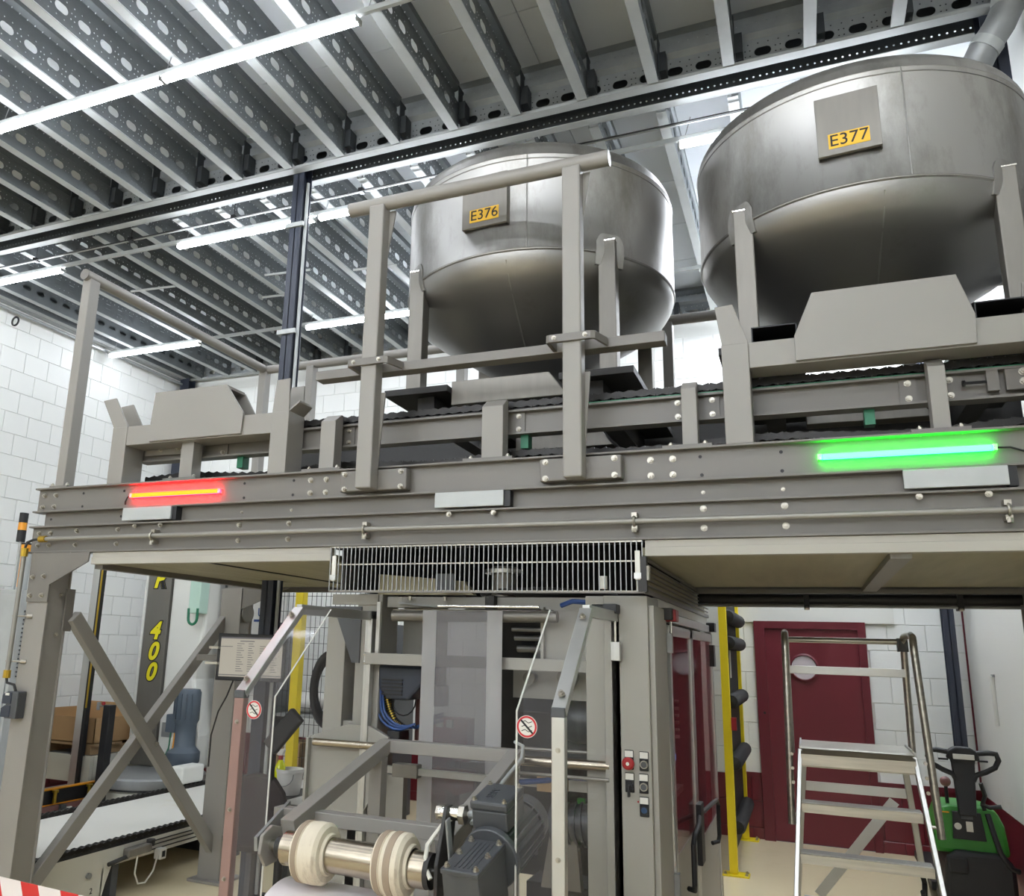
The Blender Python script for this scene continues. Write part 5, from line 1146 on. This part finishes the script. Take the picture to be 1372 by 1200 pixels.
MB().box(-5.40, -5.38, 3.95, 7.6, .05, .33).build('side_frame', 'cream', cv, 0)
for y in (4.65, 6.0, 7.4): MB().box(-5.38, -4.34, y, y + .06, 0, .25).build('cross_foot', 'motor_grey', cv, 0)
for z in (.245, .275, .30): MB().box(-4.318, -4.31, 4.75, 5.9, z, z + .006).build('cable_line', 'dark_machine', cv, 0)
MB().cyl((-4.32, 4.42, .20), (-4.30, 4.42, .20), .018, 12).build('plug', 'galv', cv)
sn = MB().box(-4.31, -4.25, 4.70, 4.92, .255, .31).build('sensor_bracket', 'leg_steel', cv, 0, bevel=.01)
MB().cyl((-4.28, 4.93, .29), (-4.28, 4.93, .33), .03, 12).build('sensor', 'dark_machine', sn); MB().cyl((-4.28, 4.55, .245), (-4.28, 4.72, .26), .014, 10).build('sensor_barrel', 'dark_machine', sn)
MB().tube([(-4.27, 4.80, .25), (-4.27, 4.79, .14), (-4.27, 4.83, .07), (-4.27, 4.90, .06), (-4.27, 4.97, .12), (-4.27, 5.0, .21)], .006, 8).build('cable', 'cream', cv)
MB().box(-4.32, -4.26, 5.02, 5.08, .18, .25).build('socket', 'plastic_white', cv, 0, bevel=.004); MB().box(-4.262, -4.258, 5.035, 5.065, .195, .235).build('socket_hole', 'ink', cv, 0)
put_text('2', .05, cv, (-4.317, 4.46, .10), (math.pi / 2, 0, math.pi / 2), 'ink')
MB().box(-4.36, -4.30, 5.72, 5.80, .35, .46).build('end_stop', 'amber', cv, 0, bevel=.004); MB().box(-4.37, -4.36, 5.70, 5.74, .35, .46).build('end_stop', 'black', cv, 0)

wr_ = thing('pallet_wrapper', 'white pallet wrapper mast lettered R 400 with round turntable', 'machine', (-6.0, 6.9, 0))
MB().lathe([(.40, 0), (.44, 0), (.46, .02), (.46, .29), (.44, .31), (.0005, .31)], (-5.93, 6.75, .0), 56).build('turntable_base', 'cream', wr_)
MB().lathe([(.40, .33), (.50, .33), (.51, .345), (.51, .41), (.49, .425), (.0005, .425)], (-5.93, 6.75, .0), 56).build('turntable_ring', 'galv', wr_)
MB().lathe([(.485, .315), (.50, .315), (.50, .33), (.485, .33)], (-5.93, 6.75, 0), 56).build('ring_gap', 'black', wr_)
ms = MB().box(-6.44, -6.135, 6.98, 7.04, .43, 2.75).build('mast_front', 'steel_pillar', wr_, 0, bevel=.004)
MB().box(-6.475, -6.44, 6.97, 7.35, .43, 2.75).build('mast_edge', 'white_paint', wr_, 0, bevel=.006)
MB().prism([(-6.13, 7.0, .43), (-5.64, 7.0, .43), (-5.62, 7.0, .75), (-5.74, 7.0, 1.3), (-5.66, 7.0, 1.85), (-5.66, 7.0, 2.75), (-6.13, 7.0, 2.75)], (0, .35, 0)).build('mast_housing', 'white_paint', wr_, 0, bevel=.03)
for ch_, z in (('R', 2.295), ('4', 1.763), ('0', 1.553), ('0', 1.345)):
    for body, m_, dy, sc_ in ((ch_, 'ink', -.001, .02), (ch_, 'lettering_yellow', -.003, .009)):
        put_text(body, .245, ms, (-6.29, 6.979 + dy, z), (math.pi / 2, 0, 0), m_, shear=.25, bold=sc_)
MB().box(-6.08, -5.93, 6.995, 7.0, .72, .86).build('type_plate', 'galv', wr_, 0)
MB().box(-6.30, -6.15, 6.975, 6.98, .44, .90).build('scuff_plate', 'steel_pillar', wr_, 0)
MB().box(-5.78, -5.64, 6.86, 7.0, 1.95, 2.6).build('mint_bracket', 'mint', wr_, 0, bevel=.01)
MB().tube([(-5.77, 6.86, 2.0)] + [(-5.71 - .055 * math.cos(a), 6.86, 1.90 - .06 * math.sin(a)) for a in [i * math.pi / 8 for i in range(9)]] + [(-5.655, 6.86, 2.0)], .014, 8).build('hook', 'green_guide', wr_)
MB().box(-5.60, -5.44, 7.2, 7.45, .4, 2.7).build('carriage_rail', 'black', wr_, 0)
for k in range(7): MB().box(-5.605, -5.56, 7.19, 7.2, 1.1 + k * .2, 1.16 + k * .2).build('rail_slot', 'motor_grey', wr_, 0)
gm2 = thing('gear_motor', 'blue grey upright gear motor on the pallet wrapper base', 'motor', (-5.66, 6.85, .43))
MB().lathe([(.0005, .43), (.17, .43), (.17, .47), (.14, .50), (.16, .53), (.16, .62), (.12, .66), (.105, .68), (.105, .88), (.115, .90), (.125, .92), (.125, 1.18), (.11, 1.21), (.0005, 1.215)], (-5.66, 6.85, 0), 36).build('body', 'gear_blue', gm2, 40)
MB().box(-5.82, -5.70, 6.74, 6.90, .80, .97).build('terminal_box', 'gear_blue', gm2, 0, bevel=.01)
for k in range(8):
    a = math.pi + k * math.pi / 7; MB().box(-5.66 + .118 * math.cos(a) - .004, -5.66 + .118 * math.cos(a) + .004, 6.85 + .118 * math.sin(a) - .02, 6.85 + .118 * math.sin(a) + .02, .93, 1.17).build('fin', 'gear_blue', gm2, 0)
for dx, m_ in ((0, 'green_guide'), (.03, 'cream'), (.05, 'amber')):
    MB().tube([(-5.76 + dx, 6.76, .80), (-5.75 + dx, 6.74, .66), (-5.80 + dx, 6.72, .52), (-5.85 + dx, 6.74, .45)], .007, 6).build('cable', m_, gm2)
MB().box(-5.50, -5.345, 6.5, 6.8, .386, .54).build('corner_cover', 'white_paint', wr_, 0, bevel=.02)

# tray box on a pallet behind
bx_ = thing('cardboard_tray', 'large open brown cardboard tray on a pallet', 'box', (-7.3, 6.9, .62))
b = MB(); t_ = .008; bx0, bx1, by0, by1, bz0, bz1 = -7.83, -6.53, 6.55, 7.75, .655, .90
MB().box(bx0, bx1, by0, by0 + t_, bz0, bz1).build('side_panel', 'cardboard', bx_, 0); MB().box(bx0, bx1, by1 - t_, by1, bz0, bz1 + .05).build('side_panel', 'cardboard', bx_, 0)
MB().box(bx0, bx0 + t_, by0, by1, bz0, bz1).build('side_panel', 'cardboard', bx_, 0); MB().box(bx1 - t_, bx1, by0, by1, bz0, bz1).build('side_panel', 'cardboard', bx_, 0); MB().box(bx0, bx1, by0, by1, bz0, bz0 + t_).build('bottom', 'cardboard', bx_, 0)
pa = thing('wooden_pallet', 'wooden pallet under the cardboard tray', 'pallet', (-7.1, 7.15, .5))
for k in range(5): MB().box(bx0 - .02, bx1 + .02, 6.55 + k * .27, 6.65 + k * .27, .63, .653).build('deck_plank', 'wood', pa, 0)
for x in (-7.76, -7.16, -6.60): MB().box(x - .05, x + .05, 6.55, 7.75, .55, .63).build('stringer', 'wood', pa, 0)
rc = thing('roller_stand', 'cream roller conveyor carrying the pallet with the cardboard tray', 'conveyor', (-7.1, 7.0, 0))
MB().box(-7.90, -6.49, 6.5, 6.54, .30, .545).build('side_frame', 'cream', rc, 0); MB().box(-6.53, -6.49, 6.55, 7.9, .30, .545).build('side_frame', 'cream', rc, 0)
for k in range(8): MB().cyl((-7.86, 6.62 + k * .15, .51), (-6.54, 6.62 + k * .15, .51), .035, 12).build('roller', 'galv', rc)
for x in (-7.7, -6.56): MB().box(x - .04, x + .04, 6.52, 6.6, 0, .3).build('leg', 'cream', rc, 0)
# second low conveyor and guide bar with stops
cv2 = thing('guide_bar', 'black guide bar with yellow edge and small roller stops', 'guide', (-6.2, 6.0, .1))
MB().box(-6.38, -6.34, 4.6, 6.85, .21, .33).build('bar', 'black', cv2, 0); MB().box(-6.385, -6.335, 4.6, 6.85, .33, .342).build('edge', 'amber', cv2, 0); MB().box(-6.385, -6.335, 4.6, 6.85, .20, .21).build('edge', 'amber', cv2, 0)
for y in (5.75, 5.95, 6.35, 6.55): MB().cyl((-6.31, y, .22), (-6.31, y, .31), .018, 12).cyl((-6.31, y, .31), (-6.31, y, .33), .03, 12).build('stop', 'brass', cv2)
MB().box(-6.36, -6.30, 4.6, 6.85, .02, .20).build('skirt', 'brown_red', cv2, 0)
for y in (5.3, 6.0, 6.7): MB().box(-6.33, -6.27, y, y + .06, 0, .2).build('foot', 'motor_grey', cv2, 0)
MB().box(-6.3, -6.285, 6.08, 6.14, .12, .17).build('small_label', 'label_white', cv2, 0)
pc = thing('floor_cover', 'white low cover plate between the conveyors', 'cover', (-5.8, 5.4, 0)); MB().box(-6.26, -5.42, 3.6, 6.15, .0, .10).build('plate', 'conveyor_top', pc, 0); MB().box(-5.47, -5.43, 3.6, 6.2, .1, .20).build('rail', 'chain', pc, 0)
for nm, x, y, z, lab in (('light_curtain_post', -6.62, 6.0, .98, 'short black sensor post in front of the cardboard tray'), ('light_curtain_post', -5.95, 6.12, 1.08, 'short black sensor post in front of the lettered mast')):
    q = thing(nm, lab, 'post', (x, y, 0)); MB().box(x - .04, x + .04, y - .04, y + .04, 0, z).build('housing', 'black', q, 0, bevel=.005)
    MB().cyl((x, y, z - .02), (x - .10, y - .02, z - .01), .012, 8).build('arm', 'bolt_steel', q); MB().ball((x - .06, y - .02, z + .01), .018, 8).build('lamp', 'red', q); MB().cyl((x - .12, y - .02, z - .05), (x - .12, y - .02, z + .02), .016, 10).build('sensor_head', 'galv', q)
    MB().box(x - .06, x + .06, y - .06, y + .06, 0, .02).build('foot', 'galv', q, 0)
fp = thing('frame_post', 'tall slim grey post with black and yellow edge before the block wall', 'post', (-6.65, 6.5, 0))
MB().box(-6.72, -6.63, 6.47, 6.55, 0, 2.6).build('profile', 'alu', fp, 0, bevel=.003); MB().box(-6.63, -6.59, 6.47, 6.52, .2, 2.6).build('edge_strip', 'black', fp, 0); MB().box(-6.60, -6.585, 6.46, 6.47, 1.0, 2.6).build('yellow_line', 'brass', fp, 0)
# grey cabinet with signal lamps at far left
gc = thing('control_cabinet', 'light grey control cabinet at the far left edge', 'cabinet', (-6.5, 5.3, 0))
MB().box(-7.1, -5.96, 5.0, 5.5, .1, 2.055).build('body', 'galv_light', gc, 0, bevel=.006); MB().box(-7.05, -5.99, 4.985, 5.0, .15, 2.02).build('door', 'galv_light', gc, 0, bevel=.003)
MB().prism([(-6.32, 4.98, 1.15), (-6.22, 4.98, 1.15), (-6.17, 4.98, 1.22), (-6.17, 4.98, 1.70), (-6.22, 4.98, 1.76), (-6.32, 4.98, 1.76)], (0, .006, 0)).build('window_frame', 'black', gc, 0, bevel=.003)
MB().box(-7.0, -5.98, 5.05, 5.45, 0, .1).build('plinth', 'black', gc, 0)
for k in range(16): MB().box(-5.958, -5.95, 5.05, 5.30, 1.35 + k * .035, 1.362 + k * .035).build('vent_slot', 'motor_grey', gc, 0)
MB().cyl((-6.06, 4.97, 1.0), (-6.06, 4.97, 1.15), .012, 8).build('handle', 'black', gc)
sl = thing('signal_tower', 'black and orange signal tower on a thin pole at far left', 'signal lamp', (-6.19, 5.1, 2.06))
MB().cyl((-6.18, 5.1, 2.055), (-6.18, 5.1, 2.48), .012, 10).build('pole', 'galv_light', sl); MB().cyl((-6.18, 5.1, 2.47), (-6.18, 5.1, 2.57), .036, 18).build('base_module', 'ink', sl); MB().cyl((-6.18, 5.1, 2.57), (-6.18, 5.1, 2.635), .036, 18).build('lens', 'amber', sl); MB().cyl((-6.18, 5.1, 2.635), (-6.18, 5.1, 2.72), .036, 18).build('top_module', 'ink', sl)
sl = thing('signal_tube', 'grey tube lamp with amber top beside the signal tower', 'signal lamp', (-6.10, 5.1, 2.06))
MB().cyl((-6.09, 5.1, 2.055), (-6.09, 5.1, 2.37), .045, 20).build('tube', 'galv_light', sl); MB().cyl((-6.09, 5.1, 2.37), (-6.09, 5.1, 2.44), .046, 20).build('lens', 'amber', sl); MB().cyl((-6.09, 5.1, 2.44), (-6.09, 5.1, 2.455), .048, 20).build('cap', 'ink', sl); MB().box(-6.09, -6.07, 5.05, 5.056, 2.08, 2.35).build('stripe', 'amber', sl, 0)

# ------------------------------------------------------------------ work place behind the left guard
mo = thing('monitor', 'flat monitor with a table on screen fixed to the rear column', 'monitor', (-3.34, 4.62, 1.44)); mo.rotation_euler = (0, 0, math.radians(12))
def LM(mb, name, m_, par=mo, bevel=0): return mb.build(name, m_, par, 0, bevel, local=True)
scr = LM(MB().box(-.24, .24, 0, .03, 0, .30), 'housing', 'black', bevel=.005)
LM(MB().box(-.216, .216, -.003, 0, .026, .278), 'screen', 'screen', scr)
LM(MB().box(-.216, .216, -.004, -.003, .268, .278), 'title_bar', 'screen_ink', scr); LM(MB().box(-.216, .216, -.004, -.003, .034, .04), 'task_bar', 'screen_ink', scr)
for k in range(13):
    z = .235 - k * .0145
    for x0, w_ in ((-.10, .05), (-.02, .04), (.06, .05), (.14, .04)):
        if k in (0,) and x0 > 0: continue
        LM(MB().box(x0, x0 + w_ * (0.6 + .4 * ((k * 7 + int(x0 * 100)) % 3) / 2), -.0042, -.003, z, z + .004), 'text_line', 'screen_ink', scr)
LM(MB().box(-.08, .02, -.0042, -.003, .25, .256), 'text_line', 'screen_ink', scr); LM(MB().box(-.215, -.13, -.0042, -.003, .215, .219), 'text_line', 'screen_ink', scr)
LM(MB().box(-.40, -.20, .03, .05, .12, .16), 'arm', 'paint', mo); LM(MB().box(-.06, .06, .03, .06, .09, .21), 'mount', 'dark_machine', mo)
MB().tube([(-.12, .02, 0), (-.16, .03, -.10), (-.22, .05, -.20), (-.27, .08, -.35), (-.28, .1, -.55)], .005, 6).build('cable', 'black', mo, local=True)
for x, z in ((-.30, .20), (-.32, .10)): LM(MB().box(x, x + .10, .0, .015, z, z + .015), 'clamp_bolt', 'bolt_steel', mo)
st = thing('round_sticker', 'round grey disc fixed on the rear column above the monitor', 'disc', (-3.95, 5.36, 1.86)); MB().lathe([(.0005, .012), (.07, .012), (.07, 0)], (-3.955, 5.38, 1.90), 28, 'X').build('disc', 'leg_steel', st)
wt = thing('work_table', 'small dark work table behind the left guard', 'table', (-3.05, 5.0, 0))
MB().box(-3.355, -2.52, 4.72, 5.25, .685, .71).build('table_top', 'dark_machine', wt, 0, bevel=.004); MB().box(-3.1, -2.55, 4.70, 5.2, .711, .716).build('paper', 'plastic_white', wt, 0)
for x in (-3.33, -2.57):
    for y in (4.77, 5.2): MB().box(x - .02, x + .02, y - .02, y + .02, 0, .685).build('leg', 'motor_grey', wt, 0)
bk = thing('bucket', 'white plastic bucket on the work table', 'bucket', (-3.225, 5.0, .71))
MB().lathe([(.0005, .712), (.072, .712), (.088, .85), (.092, .852), (.092, .872), (.086, .872), (.084, .85), (.07, .72), (.0005, .72)], (-3.225, 5.0, 0), 36).build('body', 'plastic_white', bk); MB().tube([(-3.225 + .09 * math.cos(a), 4.905, .85 - .08 * math.sin(a)) for a in [i * math.pi / 8 for i in range(9)]], .003, 6).build('handle', 'galv', bk)
sp_ = thing('spray_bottle', 'spray bottle with yellow liquid and red trigger on the work table', 'bottle', (-3.305, 5.0, .71))
MB().lathe([(.0005, .712), (.036, .712), (.038, .78), (.036, .80)], (-3.305, 5.0, 0), 24).build('lower_body', 'bottle_clear', sp_); MB().lathe([(.036, .80), (.038, .84), (.034, .88), (.018, .915), (.013, .925), (.0005, .925)], (-3.305, 5.0, 0), 24).build('liquid', 'spray_liquid', sp_); MB().cyl((-3.305, 5.0, .922), (-3.305, 5.0, .95), .016, 14).build('collar', 'red', sp_)
MB().prism([(-3.325, 4.985, .95), (-3.29, 4.985, .95), (-3.275, 4.985, .985), (-3.285, 4.985, .995), (-3.315, 4.985, .985), (-3.335, 4.985, .965)], (0, .03, 0)).build('trigger_head', 'plastic_white', sp_, 0, bevel=.004)
oc = thing('office_chair', 'black office chair behind the left guard', 'chair', (-3.15, 4.8, 0))
MB().prism([(-3.36, 4.55, .46), (-2.95, 4.55, .46), (-2.93, 4.55, .65), (-2.98, 4.55, .80), (-3.06, 4.55, .885), (-3.18, 4.55, .90), (-3.30, 4.55, .87), (-3.37, 4.55, .78), (-3.39, 4.55, .62)], (0, .05, 0)).build('backrest', 'chair_fabric', oc, 0, bevel=.02)
MB().box(-3.36, -2.94, 4.60, 5.02, .42, .49).build('seat', 'chair_fabric', oc, 0, bevel=.03); MB().cyl((-3.15, 4.82, .12), (-3.15, 4.82, .42), .028, 14).build('gas_lift', 'black', oc)
for k in range(5):
    a = k * 2 * math.pi / 5; e = (-3.15 + .28 * math.cos(a), 4.82 + .28 * math.sin(a)); MB().bar((-3.15, 4.82, .12), (e[0], e[1], .08), .04, .03).build('base_leg', 'black', oc, 0); MB().cyl((e[0], e[1] - .02, .033), (e[0], e[1] + .02, .033), .032, 14).build('castor', 'rubber', oc)
for x in (-3.38, -2.92): MB().tube([(x, 4.9, .45), (x, 4.9, .62), (x, 4.72, .64), (x, 4.66, .62)], .018, 8).build('armrest', 'black', oc)
hc = thing('hose_coil', 'black coiled hose hung beside the machine', 'hose', (-2.93, 4.92, 1.15))
for k in range(3):
    a0 = k * .9
    MB().tube([(-2.90 + (.15 + .012 * math.sin(k)) * math.cos(a) * .85, 4.90 + .022 * k, 1.40 + (.23 - .014 * k) * math.sin(a)) for a in [i * math.pi / 12 for i in range(24)]], .022, 10, closed=True).build('coil', 'rubber', hc)
MB().box(-2.83, -2.55, 5.02, 5.1, 1.0, 1.80).build('bracket_plate', 'paint', hc, 0)
fa = thing('padded_arm', 'black padded arm slanting behind the left guard sign', 'arm', (-2.97, 4.5, 1.05))
MB().bar((-2.875, 4.5, 1.27), (-3.06, 4.5, 1.06), .11, .05, (0, 1, 0)).build('pad', 'rubber', fa, 0, bevel=.012); MB().cyl((-3.06, 4.52, 1.06), (-3.09, 4.6, .70), .02, 10).build('stem', 'black', fa)
# yellow fence post with wire mesh
fe = thing('mesh_fence', 'black wire mesh fence on a yellow post behind the machine', 'fence', (-4.1, 6.5, 0))
MB().box(-4.225, -4.145, 6.45, 6.53, 0, 2.3).build('post', 'yellow', fe, 0, bevel=.004)
ms_ = MB()
for k in range(26): x = -4.62 + k * .05; ms_.box(x - .002, x + .002, 6.56, 6.564, .15, 2.25)
for k in range(16): z = .15 + k * .14; ms_.box(-4.62, -3.35, 6.564, 6.568, z - .002, z + .002)
tag(ms_.build('mesh_wires', 'ink', fe, 0), kind='stuff')
MB().box(-3.37, -3.33, 6.54, 6.58, 0, 2.25).build('post', 'ink', fe, 0); MB().box(-4.64, -4.60, 6.54, 6.58, 0, 2.25).build('post', 'ink', fe, 0)
ps = thing('wall_poster', 'white notice board with dark letters on the rear wall', 'poster', (-6.2, 8.9, 1.7))
MB().box(-6.42, -6.02, 8.86, 9.0, 1.55, 2.45).build('board', 'plastic_white', ps, 0); put_text('US', .16, ps, (-6.26, 8.855, 2.04), (math.pi / 2, 0, 0), 'blue_hose'); MB().box(-6.40, -6.08, 8.856, 8.86, 1.93, 1.96).build('stripe', 'blue_hose', ps, 0); MB().box(-6.40, -6.08, 8.856, 8.86, 2.20, 2.23).build('stripe', 'motor_grey', ps, 0)
sv = thing('storage_rack', 'cardboard boxes and white sacks stacked on a rack behind the mesh fence', 'rack', (-4.6, 8.0, 0))
for x in (-5.3, -3.9): MB().box(x - .03, x + .03, 7.8, 8.3, 0, 1.9).build('upright', 'motor_grey', sv, 0)
for z in (.35, .95): MB().box(-5.3, -3.9, 7.8, 8.3, z - .03, z).build('shelf', 'galv', sv, 0)
for i, x in enumerate((-5.15, -4.75, -4.35)):
    q = thing('storage_box', ['cardboard box at the left of the rear rack', 'cardboard box in the middle of the rear rack', 'cardboard box at the right of the rear rack'][i], 'box', (x, 8.05, .35)); MB().box(x - .16, x + .16, 7.88, 8.22, .352, .65).build('body', 'cardboard', q, 0); MB().box(x - .03, x + .03, 7.878, 7.88, .36, .65).build('tape', 'cream', q, 0)
for i, x in enumerate((-5.0, -4.5, -4.15)):
    q = thing('sack', ['pale filled sack at the left of the upper rack shelf', 'pale filled sack in the middle of the upper rack shelf', 'pale filled sack at the right of the upper rack shelf'][i], 'sack', (x, 8.05, .95)); MB().ball((x, 8.05, 1.07), .2, 12, (1, .9, .6)).build('body', 'plastic_white', q); MB().cyl((x, 8.05, 1.17), (x, 8.05, 1.22), .03, 10).build('neck', 'plastic_white', q)
